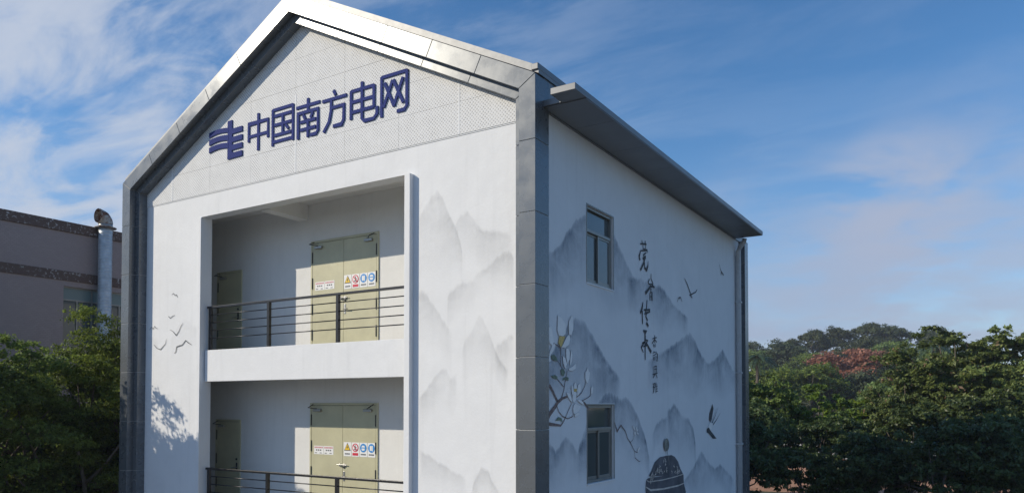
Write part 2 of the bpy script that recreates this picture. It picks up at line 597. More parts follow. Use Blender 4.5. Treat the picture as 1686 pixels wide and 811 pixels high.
# side wall with two window holes
WY0, WY1, WZ0, WZ1 = 1.70, 2.935, 8.82, 10.336
ycut = [0.002, WY0, WY1, 12.7]
zcut = [0, WZ0 - STOREY, WZ1 - STOREY, WZ0, WZ1, 11.95]
sw = MB()
idx = {}
for i, y in enumerate(ycut):
    for j, z in enumerate(zcut):
        idx[i, j] = len(sw.v)
        sw.v.append((0.0, y, z))
for i in range(3):
    for j in range(5):
        if i == 1 and j in (1, 3):
            a, b, c, d = ycut[1], ycut[2], zcut[j], zcut[j + 1]
            o = len(sw.v)
            sw.v += [(0, a, c), (0, b, c), (0, b, d), (0, a, d), (-0.2, a, c), (-0.2, b, c), (-0.2, b, d), (-0.2, a, d)]
            sw.f += [(o, o + 4, o + 5, o + 1), (o + 1, o + 5, o + 6, o + 2), (o + 2, o + 6, o + 7, o + 3), (o + 3, o + 7, o + 4, o)]
        else:
            sw.f.append((idx[i, j], idx[i + 1, j], idx[i + 1, j + 1], idx[i, j + 1]))
side_wall = sw.build('side_wall', M['plaster'], bld)
MB().box(-12.08, -11.80, 0.302, 12.7, 0, 11.95).build('rear_side_wall', M['plaster'], bld)
MB().box(-11.8, -0.05, 12.4, 12.68, 0, 12.0).build('back_wall', M['plaster'], bld)
MB().prism_y([(-12.06, 12.001), (-0.12, 12.001), (-0.12, 12.15), (BX, 15.12), (-12.06, 12.15)], 12.4, 12.68).build('back_gable', M['plaster'], bld)

# roof with a small raised edge, canopy on the right, gutter on the left
SL = 0.513
EZ = 12.13
th = math.atan(SL)
roof = MB()
for s in (1, -1):
    p0 = (BX, 15.28 + 0.02)
    p1 = (BX + s * 6.16, EZ + 0.02)
    n = (s * math.sin(th) * 0.12, math.cos(th) * 0.12)
    poly = [p0, p1, (p1[0], p1[1] + 0.13), (BX, p0[1] + 0.13)]
    if s > 0:
        poly = poly[::-1]
    roof.prism_y(poly, -0.30, 13.05)
roof.build('roof', M['roof'], bld)
MB().box(-0.06, 0.075, -0.33, 12.9, 12.215, 12.325).build('roof_edge', M['canopy'], bld, bevel=0.01)
MB().box(-0.15, 0.045, -0.06, 12.9, 11.60, 12.20).build('eave_board', M['canopy'], bld)
cp = MB()
cp.box(0.40, 0.865, -0.475, 12.15, 11.634, 11.745)
cp.box(0.046, 0.40, -0.10, 12.15, 11.636, 11.743)
canopy = cp.build('canopy', M['canopy'], bld, bevel=0.006)
for k in range(8):                                            # soffit sheets under the canopy
    y0 = -0.46 + k * 1.575
    MB().box(0.004, 0.855, y0 if k else -0.06, y0 + 1.565, 11.618, 11.631).build('soffit_panel', M['soffit'], canopy)
MB().box(-12.46, -12.24, -0.02, 12.3, 11.62, 11.76).build('gutter', M['cladding'], bld, bevel=0.01)
dp = MB().tube([(0.30, 12.19, 11.60), (0.28, 12.19, 11.50), (0.16, 12.19, 11.36), (0.10, 12.19, 11.22), (0.10, 12.19, 10.9), (0.10, 12.19, 0.0)], 0.08, 14)
dpo = dp.build('downpipe', M['pipe_white'], bld, smooth=True)
for z in (9.6, 7.4, 5.2, 3.0):
    MB().box(0.0, 0.19, 12.10, 12.28, z, z + 0.05).build('pipe_clamp', M['pipe_white'], dpo)

# grey cladding frame: two stepped bands round the gable, each in panels with joints
HW = 6.14


def frame_corner(off):
    """outer profile of the frame moved inwards by off: right foot, right shoulder, apex"""
    c = math.cos(th)
    apex = (BX, EZ + HW * SL - off / c)
    x = BX + HW - off
    return (x, 0.0), (x, apex[1] - (x - BX) * SL), apex


def lerp(a, b, t):
    return (a[0] + (b[0] - a[0]) * t, a[1] + (b[1] - a[1]) * t)


def band(o0, o1, y0, y1, name, y_parent):
    A0, A1, A2 = frame_corner(o0)
    B0, B1, B2 = frame_corner(o1)
    zs = [11.0 - 1.245 * k for k in range(9)] + [0.0]
    segs = []
    top = (A1, B1)
    for z in zs:
        segs.append(((A0[0], z), (B0[0], z), top[0], top[1]))
        top = ((A0[0], z), (B0[0], z))
    L = math.hypot(A2[0] - A1[0], A2[1] - A1[1])
    ts = [0.0] + [(1.24 * k + 0.02) / L for k in range(1, 6) if 1.24 * k < L - 0.3] + [1.0]
    for t0, t1 in zip(ts[:-1], ts[1:]):
        def tb(t):
            if t in (0.0, 1.0):
                return lerp(B1, B2, t)
            p = lerp(A1, A2, t)
            w = o1 - o0
            return (p[0] - w * math.sin(th), p[1] - w * math.cos(th))
        segs.append((lerp(A1, A2, t0), tb(t0), lerp(A1, A2, t1), tb(t1)))
    g = 0.006
    for a, b, c, d in segs:
        def shrink(p, q):
            l = math.hypot(q[0] - p[0], q[1] - p[1])
            return lerp(p, q, g / l)
        a2, c2 = shrink(a, c), shrink(c, a)
        b2, d2 = shrink(b, d), shrink(d, b)
        for s in (1, -1):
            poly = [(BX + s * (p[0] - BX), p[1]) for p in (a2, c2, d2, b2)]
            if s < 0:
                poly = poly[::-1]
            MB().prism_y(poly, y0, y1).build(name, M['cladding'], y_parent, bevel=0.004)


fb = MB()
for o0, o1, y0, y1 in ((0.012, 0.32, -0.368, 0.09), (0.331, 0.478, -0.208, 0.012)):
    A0, A1, A2 = frame_corner(o0)
    B0, B1, B2 = frame_corner(o1)
    for s in (1, -1):
        for q in ((A0, A1, B1, B0), (A1, A2, B2, B1)):
            poly = [(BX + s * (p[0] - BX), p[1]) for p in q]
            fb.prism_y(poly if s > 0 else poly[::-1], y0, y1)
frame = fb.build('frame_backing', M['cladding_joint'], bld)
band(0.0, 0.33, -0.38, 0.10, 'cladding_panel', frame)
band(0.33, 0.49, -0.22, 0.015, 'cladding_panel', frame)
# rear frame column that shows past the end of the mural wall
MB().box(-0.30, 0.19, 12.62, 13.0, 0, 11.616).build('rear_frame_column', M['cladding'], bld, bevel=0.005)

# perforated white panels on the gable
gp0, gp1, gp2 = frame_corner(0.488)


def gable_top(x):
    return gp2[1] - abs(x - BX) * SL


def clip_col(x0, x1, z0, z1):
    """the part of the cell below the gable line, as a polygon"""
    pts = [(x0, z0), (x1, z0)]
    if min(gable_top(x0), gable_top(x1)) <= z0 and not (x0 < BX < x1):
        # triangle or trapezoid tip
        if max(gable_top(x0), gable_top(x1)) <= z0 + 0.02:
            return None
        xi = BX + math.copysign((gp2[1] - z0) / SL, (x0 + x1) / 2 - BX)
        pts = [(x0, z0), (xi, z0)] if gable_top(x0) > gable_top(x1) else [(xi, z0), (x1, z0)]
    xs = [pts[1][0], pts[0][0]]
    cand = {xs[0], xs[1]}
    if xs[1] < BX < xs[0]:
        cand.add(BX)
    for s in (1, -1):
        xi = BX + s * (gp2[1] - z1) / SL
        if xs[1] < xi < xs[0]:
            cand.add(xi)
    for x in sorted(cand, reverse=True):
        z = min(z1, gable_top(x))
        if z > z0 + 1e-4:
            pts.append((x, z))
    return pts


gxl, gxr = -11.735, -0.445
xcuts = [gxl] + [-10.67 + 1.475 * k for k in range(7)] + [gxr]
zcuts = [11.525, 12.15, 12.78, 13.41, 14.04, 14.80]
pan = MB().box(gxl, gxr, -0.010, -0.004, 11.505, 11.524).build('panel_trim', M['plaster'], bld)
rp = random.Random(3)
for x0, x1 in zip(xcuts[:-1], xcuts[1:]):
    for z0, z1 in zip(zcuts[:-1], zcuts[1:]):
        pl = clip_col(x0 + 0.0025, x1 - 0.0025, z0 + 0.0025, z1 - 0.0025)
        if pl and len(pl) >= 3:
            d = rp.uniform(0, 0.003)
            MB().prism_y(pl, -0.016 - d, -0.005).build('perforated_panel', M['perforated'], bld)
for x in (-10.67, -6.245, -1.82):                             # lighter joint strips
    MB().box(x - 0.02, x + 0.02, -0.022, -0.008, 11.53, gable_top(x) - 0.02 if x != -6.245 else 13.25).build('joint_strip', M['plaster'], bld)

# balcony interiors
MB().box(-11.79, -2.6, 1.45, 1.6, 0, 11.3).build('balcony_wall', M['inner_plaster'], bld)
MB().box(-11.79, -11.7, 0.302, 1.449, 0, 11.3).build('balcony_wall', M['inner_plaster'], bld)
MB().box(-2.7, -2.6, 0.302, 1.449, 0, 11.3).build('balcony_wall', M['inner_plaster'], bld)
MB().box(-11.79, -2.6, 0.302, 1.6, 11.302, 11.42).build('balcony_ceiling', M['inner_plaster'], bld)


def ribbon(pts, to3, closed=False):
    """flat strip along pts = (a, b, width); to3 maps wall coordinates to space"""
    L, n = [], len(pts)
    for i in range(n):
        a = pts[max(i - 1, 0)]
        b = pts[min(i + 1, n - 1)]
        dx, dy = b[0] - a[0], b[1] - a[1]
        l = math.hypot(dx, dy) or 1
        nx, ny = -dy / l, dx / l
        w = pts[i][2] / 2
        if 0 < i < n - 1:
            e = (pts[i][0] - a[0], pts[i][1] - a[1])
            le = math.hypot(*e) or 1
            cosv = abs(e[0] / le * nx + e[1] / le * ny)
            w = w / max(0.6, math.sqrt(max(0.05, 1 - cosv * cosv)))
        L.append(((pts[i][0] + nx * w, pts[i][1] + ny * w), (pts[i][0] - nx * w, pts[i][1] - ny * w)))
    vs, fs = [], []
    for a, b in L:
        vs += [to3(*a), to3(*b)]
    for i in range(n - 1):
        fs.append((2 * i, 2 * i + 1, 2 * i + 3, 2 * i + 2))
    return vs, fs


bar_meshes = {}


def bar_mesh(length):
    if length not in bar_meshes:
        bar_meshes[length] = MB().tube([(-length / 2, 0, 0), (length / 2, 0, 0)], 0.0125, 8).mesh('bar', M['rail'], True)
    return bar_meshes[length]


post_me = MB().box(-0.035, 0.035, -0.035, 0.035, 0, 1.02).mesh('post', M['rail'])
hinge_me = MB().tube([(0, 0, -0.13), (0, 0, 0.13)], 0.013, 8).mesh('hinge', M['black_plastic'])
for lv in range(-1, 1):
    dz = lv * STOREY
    MB().box(OL + 0.05, OR_ - 0.002, 0.10, 0.299, 7.0 + dz, 7.756 + dz).build('balcony_parapet', M['plaster'], bld, bevel=0.006)
    MB().box(-11.69, -2.71, 0.301, 1.448, 7.32 + dz, 7.66 + dz).build('balcony_floor', M['floor'], bld)
    MB().box(-7.72, -7.42, 0.305, 1.447, 10.94 + dz, 11.30 if lv == 0 else 7.318).build('ceiling_beam', M['inner_plaster'], bld)
    xs = [-9.40, -7.31, -5.14, -3.12]
    rl = MB().box(-9.50, -3.07, 0.165, 0.235, 8.775 + dz, 8.825 + dz).build('balcony_railing', M['rail'], bld, bevel=0.004)
    for x in xs:
        put('post', post_me, rl, (x, 0.20, 7.757 + dz))
    for x0, x1 in zip(xs[:-1], xs[1:]):
        ln = round(x1 - x0 - 0.07, 3)
        for z in (8.62, 8.43, 8.24, 8.05):
            put('bar', bar_mesh(ln), rl, ((x0 + x1) / 2, 0.20, z + dz))

# doors on the balcony walls


def door(x0, x1, ztop, zbot, double):
    y = 1.45
    fr = MB()
    fr.box(x0 - 0.055, x0, y - 0.028, y + 0.02, zbot, ztop + 0.055)
    fr.box(x1, x1 + 0.055, y - 0.028, y + 0.02, zbot, ztop + 0.055)
    fr.box(x0, x1, y - 0.028, y + 0.02, ztop, ztop + 0.055)
    d = fr.build('door', M['door'], bld, bevel=0.003)
    MB().box(x0 + 0.001, x1 - 0.001, y - 0.006, y + 0.01, zbot, ztop - 0.001).build('door_rebate', M['door_dark'], d)
    mid = (x0 + x1) / 2
    leaves = [(x0 + 0.007, mid - 0.004, 1), (mid + 0.004, x1 - 0.007, -1)] if double else [(x0 + 0.007, x1 - 0.007, 1)]
    for a, b, s in leaves:
        MB().box(a, b, y - 0.024, y - 0.004, zbot + 0.01, ztop - 0.009).build('door_leaf', M['door'], d, bevel=0.003)
        hx = a - 0.004 if s > 0 else b + 0.004
        for k in range(4):
            put('hinge', hinge_me, d, (hx, y - 0.034, ztop - 0.35 - k * 0.62))
        cx = a + 0.10 if s > 0 else b - 0.34
        cl = MB().box(cx, cx + 0.24, y - 0.085, y - 0.025, ztop - 0.15, ztop - 0.09).build('door_closer', M['steel'], d, bevel=0.008)
        ex = cx - 0.02 if s > 0 else cx + 0.26
        MB().tube([(cx + 0.12, y - 0.075, ztop - 0.085), (ex - 0.02 * s, y - 0.20, ztop - 0.055), (cx + 0.12 - 0.16 * s, y - 0.04, ztop + 0.02)], 0.011, 6).build('closer_arm', M['black_plastic'], cl)
    hx = mid + 0.05 if double else x1 - 0.07
    if double:
        MB().box(mid - 0.16, mid + 0.17, y - 0.068, y - 0.05, 8.935 + dzz, 8.955 + dzz).build('slide_bolt', M['steel'], d, bevel=0.006)
        MB().box(mid - 0.09, mid - 0.04, y - 0.06, y - 0.024, 8.91 + dzz, 8.975 + dzz).build('bolt_bracket', M['steel'], d, bevel=0.004)
        MB().box(mid + 0.05, mid + 0.10, y - 0.06, y - 0.024, 8.91 + dzz, 8.975 + dzz).build('bolt_bracket', M['steel'], d, bevel=0.004)
    hz = (8.68 if double else 8.72) + dzz
    MB().box(hx - 0.028, hx + 0.028, y - 0.034, y - 0.023, hz - 0.11, hz + 0.12).build('lock_plate', M['black_plastic'] if not double else M['steel'], d, bevel=0.004)
    s = 1 if double else -1
    MB().tube([(hx, y - 0.03, hz), (hx, y - 0.085, hz), (hx + 0.15 * s, y - 0.085, hz - 0.012)], 0.012, 8).build('door_handle', M['steel'], d, smooth=True)
    MB().tube([(hx, y - 0.02, hz + 0.21), (hx, y - 0.045, hz + 0.21)], 0.028, 12).build('keyhole', M['black_plastic'], d)
    return d


for lv in range(-1, 1):
    dzz = lv * STOREY
    door(-7.225, -5.165, 10.33 + dzz, 7.665 + dzz, True)
    door(-10.77, -9.885, 9.90 + dzz, 7.665 + dzz, False)

# windows of the mural wall
for lv in range(-1, 1):
    dz = lv * STOREY
    z0, z1 = WZ0 + dz + 0.004, WZ1 + dz - 0.004
    y0, y1 = WY0 + 0.004, WY1 - 0.004
    zt = z1 - 0.47
    w = MB()
    f = 0.05
    w.box(-0.12, -0.035, y0, y0 + f, z0, z1).box(-0.12, -0.035, y1 - f, y1, z0, z1)
    w.box(-0.12, -0.035, y0 + f, y1 - f, z1 - f, z1).box(-0.12, -0.035, y0 + f, y1 - f, z0, z0 + f)
    win = w.build('window', M['window_frame'], bld, bevel=0.004)
    MB().box(-0.115, -0.030, y0 + f, y1 - f, zt - 0.03, zt + 0.03).build('transom', M['window_frame'], win, bevel=0.004)
    MB().box(-0.105, -0.095, y0 + f, y1 - f, zt + 0.03, z1 - f).build('pane', M['glass'], win)
    ym = (y0 + y1) / 2 + 0.02
    for a, b, xo in ((y0 + f, ym + 0.03, -0.085), (ym - 0.03, y1 - f, -0.050)):
        s = MB()
        zb, ztp = z0 + f, zt - 0.03
        s.box(xo - 0.03, xo, a, a + 0.045, zb, ztp).box(xo - 0.03, xo, b - 0.045, b, zb, ztp)
        s.box(xo - 0.03, xo, a + 0.045, b - 0.045, ztp - 0.045, ztp).box(xo - 0.03, xo, a + 0.045, b - 0.045, zb, zb + 0.06)
        so = s.build('sash', M['window_frame'], win, bevel=0.003)
        MB().box(xo - 0.02, xo - 0.012, a + 0.045, b - 0.045, zb + 0.06, ztp - 0.045).build('pane', M['glass'], win)
    MB().box(-0.03, 0.022, y0 - 0.03, y1 + 0.03, z0 - 0.035, z0 - 0.0045).build('sill', M['plaster'], win, bevel=0.004)
    tr = MB()
    tr.box(0.001, 0.010, y0 - 0.03, y0 - 0.006, z0, z1 + 0.03).box(0.001, 0.010, y1 + 0.006, y1 + 0.03, z0, z1 + 0.03)
    tr.box(0.001, 0.010, y0 - 0.006, y1 + 0.006, z1 + 0.006, z1 + 0.03)
    tr.build('window_trim', M['window_frame'], win)

# ------------------------------------------------------------------ mural (flat paint on the two walls)
SIDE_RIDGES = [([(0.018,9.016),(0.561,9.287),(0.848,9.576),(1.221,9.892),(1.612,10.08),(2.106,10.244),(2.627,10.235),(2.898,10.007),(3.178,9.827),(3.563,9.539),(3.862,9.329),(4.214,9.167)],8.48,0.85),([(3.659,9.195),(4.13,9.213),(4.494,9.248),(5.053,9.197),(5.645,9.241),(6.142,9.099),(6.528,8.917),(7.068,8.79),(7.693,8.681)],8.42,0.75),([(0.013,7.16),(0.416,7.441),(0.841,7.82),(1.062,7.983),(1.289,8.045),(1.6,7.997),(1.923,7.787),(2.343,7.486),(2.784,7.209),(3.305,6.965)],6.42,0.95),([(4.803,7.409),(5.502,7.616),(6.25,7.81),(6.917,8.019),(7.774,8.292),(8.222,8.12),(8.684,7.801),(9.333,7.569),(10.027,7.716),(10.765,8.036),(11.333,7.725),(12.172,7.305)],6.8,0.85),([(1.276,5.555),(1.51,5.857),(1.831,6.239),(2.25,6.49),(2.6,6.647),(2.962,6.612),(3.243,6.53),(3.633,6.57),(4.036,6.33),(4.349,6.041),(4.67,5.66),(4.933,5.144)],5.29,0.85),([(0.01,5.688),(0.208,5.717),(0.41,5.602),(0.619,5.723),(0.833,5.841),(1.052,5.703),(1.276,5.555),(1.509,5.752),(1.749,6.026)],4.97,0.7),([(5.077,5.728),(5.289,5.918),(5.528,6.033),(5.846,6.097),(6.122,6.128)],5.5,0.6),([(6.048,6.254),(6.357,6.35),(6.594,6.44),(6.887,6.264),(7.245,6.101),(7.644,6.047),(8.024,5.768),(8.229,5.35)],5.23,0.85),([(6.856,4.421),(7.415,4.539),(8.005,4.779),(8.693,5.159),(9.044,4.947),(9.44,4.768),(9.954,4.597),(10.423,4.68),(11.054,4.45),(11.837,4.131)],4.08,0.7)]
FRONT_RIDGES = [([(-2.834,10.019),(-2.647,10.223),(-2.481,10.427),(-2.34,10.493),(-2.223,10.37),(-2.13,10.208),(-2.037,9.99),(-1.922,9.79),(-1.809,9.519),(-1.741,9.254)],9.07,0.75),([(-1.922,9.79),(-1.81,9.942),(-1.698,10.001),(-1.631,10.036),(-1.542,9.907),(-1.41,9.745),(-1.236,9.615),(-1.107,9.581),(-0.98,9.602),(-0.854,9.544),(-0.646,9.462)],9.27,0.7),([(-2.102,8.439),(-2.033,8.564),(-1.897,8.645),(-1.673,8.699),(-1.496,8.739),(-1.43,8.824),(-1.235,8.914),(-1.064,9.022),(-0.937,9.116),(-0.791,9.2),(-0.687,9.143),(-0.609,9.065)],8.48,0.75),([(-2.828,8.569),(-2.689,8.615),(-2.569,8.53),(-2.45,8.352),(-2.216,8.076),(-1.986,7.768)],7.72,0.75),([(-1.754,7.367),(-1.69,7.604),(-1.569,7.751),(-1.464,7.918),(-1.36,8.05),(-1.256,7.95),(-1.153,7.773),(-1.077,7.578),(-1.001,7.384),(-0.9,7.212),(-0.726,7.061)],7.01,0.8),([(-1.026,7.47),(-0.875,7.569),(-0.726,7.647),(-0.608,7.662)],7.23,0.55),([(-2.8,6.544),(-2.578,6.745),(-2.437,6.9),(-2.298,7.075),(-2.132,7.106),(-2.05,6.981),(-1.995,6.936),(-1.86,7.021)],6.59,0.65),([(-2.796,5.575),(-2.517,5.451),(-2.293,5.349),(-2.072,5.248),(-1.856,5.15),(-1.643,5.074)],5.12,0.65),([(-1.537,4.823),(-1.459,5.063),(-1.356,5.238),(-1.279,5.272),(-1.151,5.206),(-1.049,5.022),(-0.899,4.842)],4.71,0.8),([(-10.708,8.062),(-10.564,8.189),(-10.386,8.381),(-10.244,8.507),(-10.137,8.545),(-9.993,8.47),(-9.78,8.348),(-9.639,8.275)],7.81,0.28),([(-11.717,8.234),(-11.579,8.17),(-11.424,8.117),(-11.195,8.083)],7.96,0.3)]
FRONT_BIRDS = [[[(-10.656,9.179,0.011),(-10.591,9.213,0.014),(-10.565,9.195,0.013),(-10.527,9.151,0.011),(-10.473,9.17,0.013),(-10.417,9.098,0.011)]],[[(-10.786,8.652,0.012),(-10.708,8.597,0.016),(-10.627,8.637,0.016),(-10.518,8.664,0.007)]],[[(-11.564,8.349,0.009),(-11.507,8.408,0.012),(-11.469,8.413,0.012),(-11.421,8.362,0.011),(-11.354,8.434,0.013),(-11.296,8.381,0.012),(-11.219,8.363,0.009)]],[[(-10.713,8.314,0.009),(-10.584,8.258,0.013),(-10.454,8.155,0.024),(-10.347,8.257,0.018),(-10.277,8.364,0.016),(-10.189,8.448,0.009)]],[[(-11.383,7.966,0.009),(-11.247,7.869,0.017),(-11.095,7.829,0.024),(-10.984,7.904,0.018),(-10.892,7.968,0.016),(-10.857,8.091,0.007)]],[[(-10.518,7.713,0.013),(-10.464,7.749,0.018),(-10.43,7.871,0.026),(-10.322,7.893,0.029),(-10.215,7.906,0.022),(-10.074,8.015,0.024),(-9.966,7.951,0.022),(-9.825,7.89,0.009)]]]
SIDE_BIRDS = [[[(7.381,9.704,0.012),(7.6,9.576,0.025),(7.866,9.362,0.03),(7.946,9.264,0.028)],[(7.756,9.312,0.014),(7.92,9.35,0.028),(8.115,9.411,0.026),(8.284,9.459,0.025),(8.399,9.547,0.019)],[(7.837,9.305,0.023),(8.001,9.271,0.018)]],[[(10.468,10.55,0.012),(10.567,10.436,0.018),(10.667,10.361,0.032),(10.907,10.296,0.024)],[(10.667,10.361,0.028),(10.617,10.254,0.017)]],[[(6.818,9.027,0.011),(6.92,9.133,0.016),(6.996,9.159,0.023),(7.072,9.168,0.02),(7.173,9.076,0.01)],[(6.996,9.15,0.017),(6.995,9.099,0.009)]]]
SWALLOW_DARK = [[(9.698,6.461),(9.792,6.333),(9.616,6.009),(9.495,5.939),(9.379,6.013),(9.418,6.191)],[(9.176,5.768),(9.351,5.806),(9.49,5.716),(9.703,5.626),(10.066,5.467),(9.724,5.477),(9.347,5.635),(9.163,5.676)]]
SWALLOW_LIGHT = [[(9.472,5.946),(9.734,5.905),(9.647,5.791),(9.49,5.716),(9.351,5.806),(9.235,5.802)]]
SWALLOW_LINES = [[(9.649,5.899,0.025),(9.896,6.077,0.019),(10.237,6.349,0.007)],[(9.733,5.868,0.032),(10.078,6,0.018),(10.461,6.199,0.008)],[(9.614,5.929,0.018),(9.836,6.132,0.011),(10.086,6.331,0.007)]]
CALLIG = [[[(4.407,10.06,0.017),(4.767,10.113,0.023)],[(4.487,10.152,0.017),(4.55,10.071,0.015),(4.576,9.98,0.012)],[(4.686,10.179,0.017),(4.718,10.091,0.017),(4.711,10.004,0.012)],[(4.549,9.969,0.012),(4.722,9.999,0.01)],[(4.376,9.681,0.041),(4.335,9.769,0.027),(4.415,9.895,0.017)],[(4.415,9.901,0.017),(4.81,9.984,0.027),(4.831,9.931,0.023)],[(4.749,9.917,0.017),(4.574,9.83,0.021),(4.6,9.779,0.017),(4.72,9.834,0.017)],[(4.546,9.743,0.029),(4.72,9.792,0.025)],[(4.665,9.763,0.029),(4.599,9.66,0.029),(4.4,9.461,0.033)],[(4.627,9.705,0.021),(4.662,9.546,0.025),(4.76,9.52,0.041),(4.844,9.616,0.025),(4.862,9.743,0.008)]],[[(5.048,9.48,0.01),(5.046,9.343,0.019)],[(4.951,9.34,0.017),(4.867,9.256,0.021),(4.922,9.211,0.017)],[(5.063,9.346,0.017),(5.164,9.265,0.019)],[(4.894,9.216,0.017),(5.175,9.246,0.022)],[(5.033,9.206,0.016),(4.977,9.152,0.029),(4.699,8.98,0.044)],[(4.977,9.156,0.017),(5.135,9.198,0.029),(5.26,9.189,0.025)],[(5.032,9.143,0.021),(5.031,9.038,0.017)],[(4.969,9.03,0.017),(4.973,8.847,0.019)],[(5.003,9.045,0.017),(5.099,9.046,0.019),(5.091,8.853,0.029)],[(4.974,8.937,0.01),(5.086,8.951,0.011)]],[[(4.549,8.76,0.017),(4.497,8.618,0.039),(4.39,8.493,0.036)],[(4.504,8.565,0.028),(4.514,8.262,0.025)],[(4.795,8.838,0.017),(4.756,8.646,0.022),(4.675,8.501,0.019)],[(4.604,8.589,0.022),(4.969,8.628,0.028)],[(4.639,8.505,0.022),(4.969,8.586,0.022)],[(4.785,8.572,0.022),(4.71,8.449,0.021),(4.819,8.364,0.033)],[(4.745,8.31,0.039),(4.861,8.238,0.036)]],[[(4.563,8.114,0.026),(4.742,8.096,0.05),(4.633,8.033,0.044)],[(4.669,8.022,0.039),(4.662,7.457,0.021)],[(4.488,7.832,0.021),(4.631,7.869,0.021),(4.423,7.72,0.028)],[(4.451,7.708,0.021),(4.557,7.62,0.014)],[(4.632,7.924,0.022),(4.813,7.91,0.028),(4.666,7.79,0.022)],[(4.558,7.756,0.017),(4.775,7.797,0.019)],[(4.739,7.85,0.022),(4.884,7.749,0.033),(5.031,7.653,0.047)]],[[(5.264,8.068,0.014),(5.246,7.884,0.014)],[(5.111,7.973,0.011),(5.378,8.021,0.015)],[(5.247,7.969,0.015),(5.094,7.86,0.014)],[(5.262,7.97,0.014),(5.377,7.908,0.018)],[(5.185,7.866,0.011),(5.184,7.791,0.012)],[(5.299,7.882,0.011),(5.298,7.798,0.011)],[(5.184,7.83,0.008),(5.299,7.843,0.008)],[(5.184,7.793,0.011),(5.298,7.804,0.012)]],[[(5.198,7.699,0.011),(5.212,7.658,0.011)],[(5.121,7.642,0.012),(5.297,7.677,0.011)],[(5.143,7.584,0.011),(5.311,7.622,0.012)],[(5.166,7.572,0.012),(5.165,7.488,0.011)],[(5.28,7.592,0.012),(5.271,7.493,0.011)],[(5.165,7.53,0.009),(5.28,7.544,0.008)],[(5.165,7.488,0.008),(5.271,7.499,0.009)],[(5.358,7.695,0.015),(5.319,7.622,0.011)],[(5.35,7.638,0.014),(5.435,7.643,0.015),(5.409,7.466,0.014),(5.348,7.483,0.012)],[(5.357,7.582,0.011),(5.379,7.541,0.012)]],[[(5.201,7.336,0.011),(5.198,7.168,0.011)],[(5.369,7.357,0.014),(5.367,7.182,0.014)],[(5.2,7.327,0.011),(5.369,7.351,0.011)],[(5.285,7.367,0.008),(5.282,7.171,0.008)],[(5.2,7.26,0.008),(5.368,7.281,0.009)],[(5.115,7.143,0.014),(5.421,7.187,0.014)],[(5.251,7.15,0.017),(5.136,7.063,0.014)],[(5.313,7.158,0.017),(5.404,7.071,0.015)]],[[(5.119,6.923,0.011),(5.264,6.946,0.011)],[(5.172,6.93,0.011),(5.185,6.729,0.011)],[(5.264,6.932,0.011),(5.134,6.846,0.011)],[(5.133,6.84,0.011),(5.27,6.862,0.011)],[(5.232,6.847,0.011),(5.124,6.706,0.011)],[(5.325,6.962,0.015),(5.286,6.871,0.011)],[(5.309,6.891,0.011),(5.307,6.72,0.011)],[(5.363,6.934,0.011),(5.386,6.893,0.012)],[(5.309,6.863,0.008),(5.417,6.879,0.008)],[(5.308,6.807,0.008),(5.416,6.823,0.009)],[(5.307,6.751,0.009),(5.431,6.766,0.008)],[(5.371,6.901,0.009),(5.369,6.76,0.008)]]]
BRANCHES = [[(0.046,6.153,0.075),(0.202,6.292,0.065),(0.4,6.418,0.059),(0.502,6.498,0.049),(0.673,6.564,0.036),(0.884,6.602,0.028)],[(0.01,6.787,0.049),(0.106,6.794,0.049),(0.203,6.775,0.046),(0.301,6.689,0.042),(0.401,6.586,0.039),(0.485,6.506,0.039)],[(0.04,6.129,0.05),(0.267,6.101,0.042),(0.602,6.073,0.026),(0.689,6.123,0.016),(0.748,6.179,0.013),(0.812,6.244,0.011),(0.954,6.4,0.011),(1.034,6.474,0.008)],[(0.639,6.58,0.016),(0.726,6.712,0.015),(0.761,6.827,0.013),(0.814,6.96,0.013),(0.857,7.077,0.011)],[(0.716,6.774,0.013),(0.588,6.848,0.011),(0.469,6.909,0.01)],[(0.329,7.546,0.009),(0.511,7.504,0.014),(0.608,7.467,0.012),(0.601,7.32,0.011),(0.601,7.143,0.011)],[(0.47,7.244,0.008),(0.589,7.165,0.01),(0.668,7.103,0.01)],[(1.229,6.587,0.013),(1.435,6.671,0.014),(1.582,6.802,0.011),(1.629,6.898,0.01)],[(1.454,6.521,0.021),(1.588,6.466,0.036),(1.751,6.361,0.036)],[(1.473,6.526,0.012),(1.666,6.57,0.011),(1.824,6.623,0.011),(1.856,6.662,0.007)],[(0.461,6.418,0.015),(0.535,6.32,0.013),(0.672,6.238,0.013),(0.882,6.192,0.013),(1.08,6.232,0.011),(1.106,6.298,0.008)],[(2.959,6.082,0.016),(3.096,5.89,0.029),(3.288,6.015,0.021),(3.526,5.877,0.019),(3.635,5.723,0.016),(3.791,5.628,0.014),(3.949,5.486,0.012),(4.041,5.418,0.011),(4.171,5.393,0.011)],[(3.791,5.628,0.009),(3.951,5.693,0.007),(3.998,5.772,0.007)],[(4.018,5.411,0.006),(4.039,5.283,0.009),(4.273,5.187,0.011),(4.345,5.195,0.009)]]
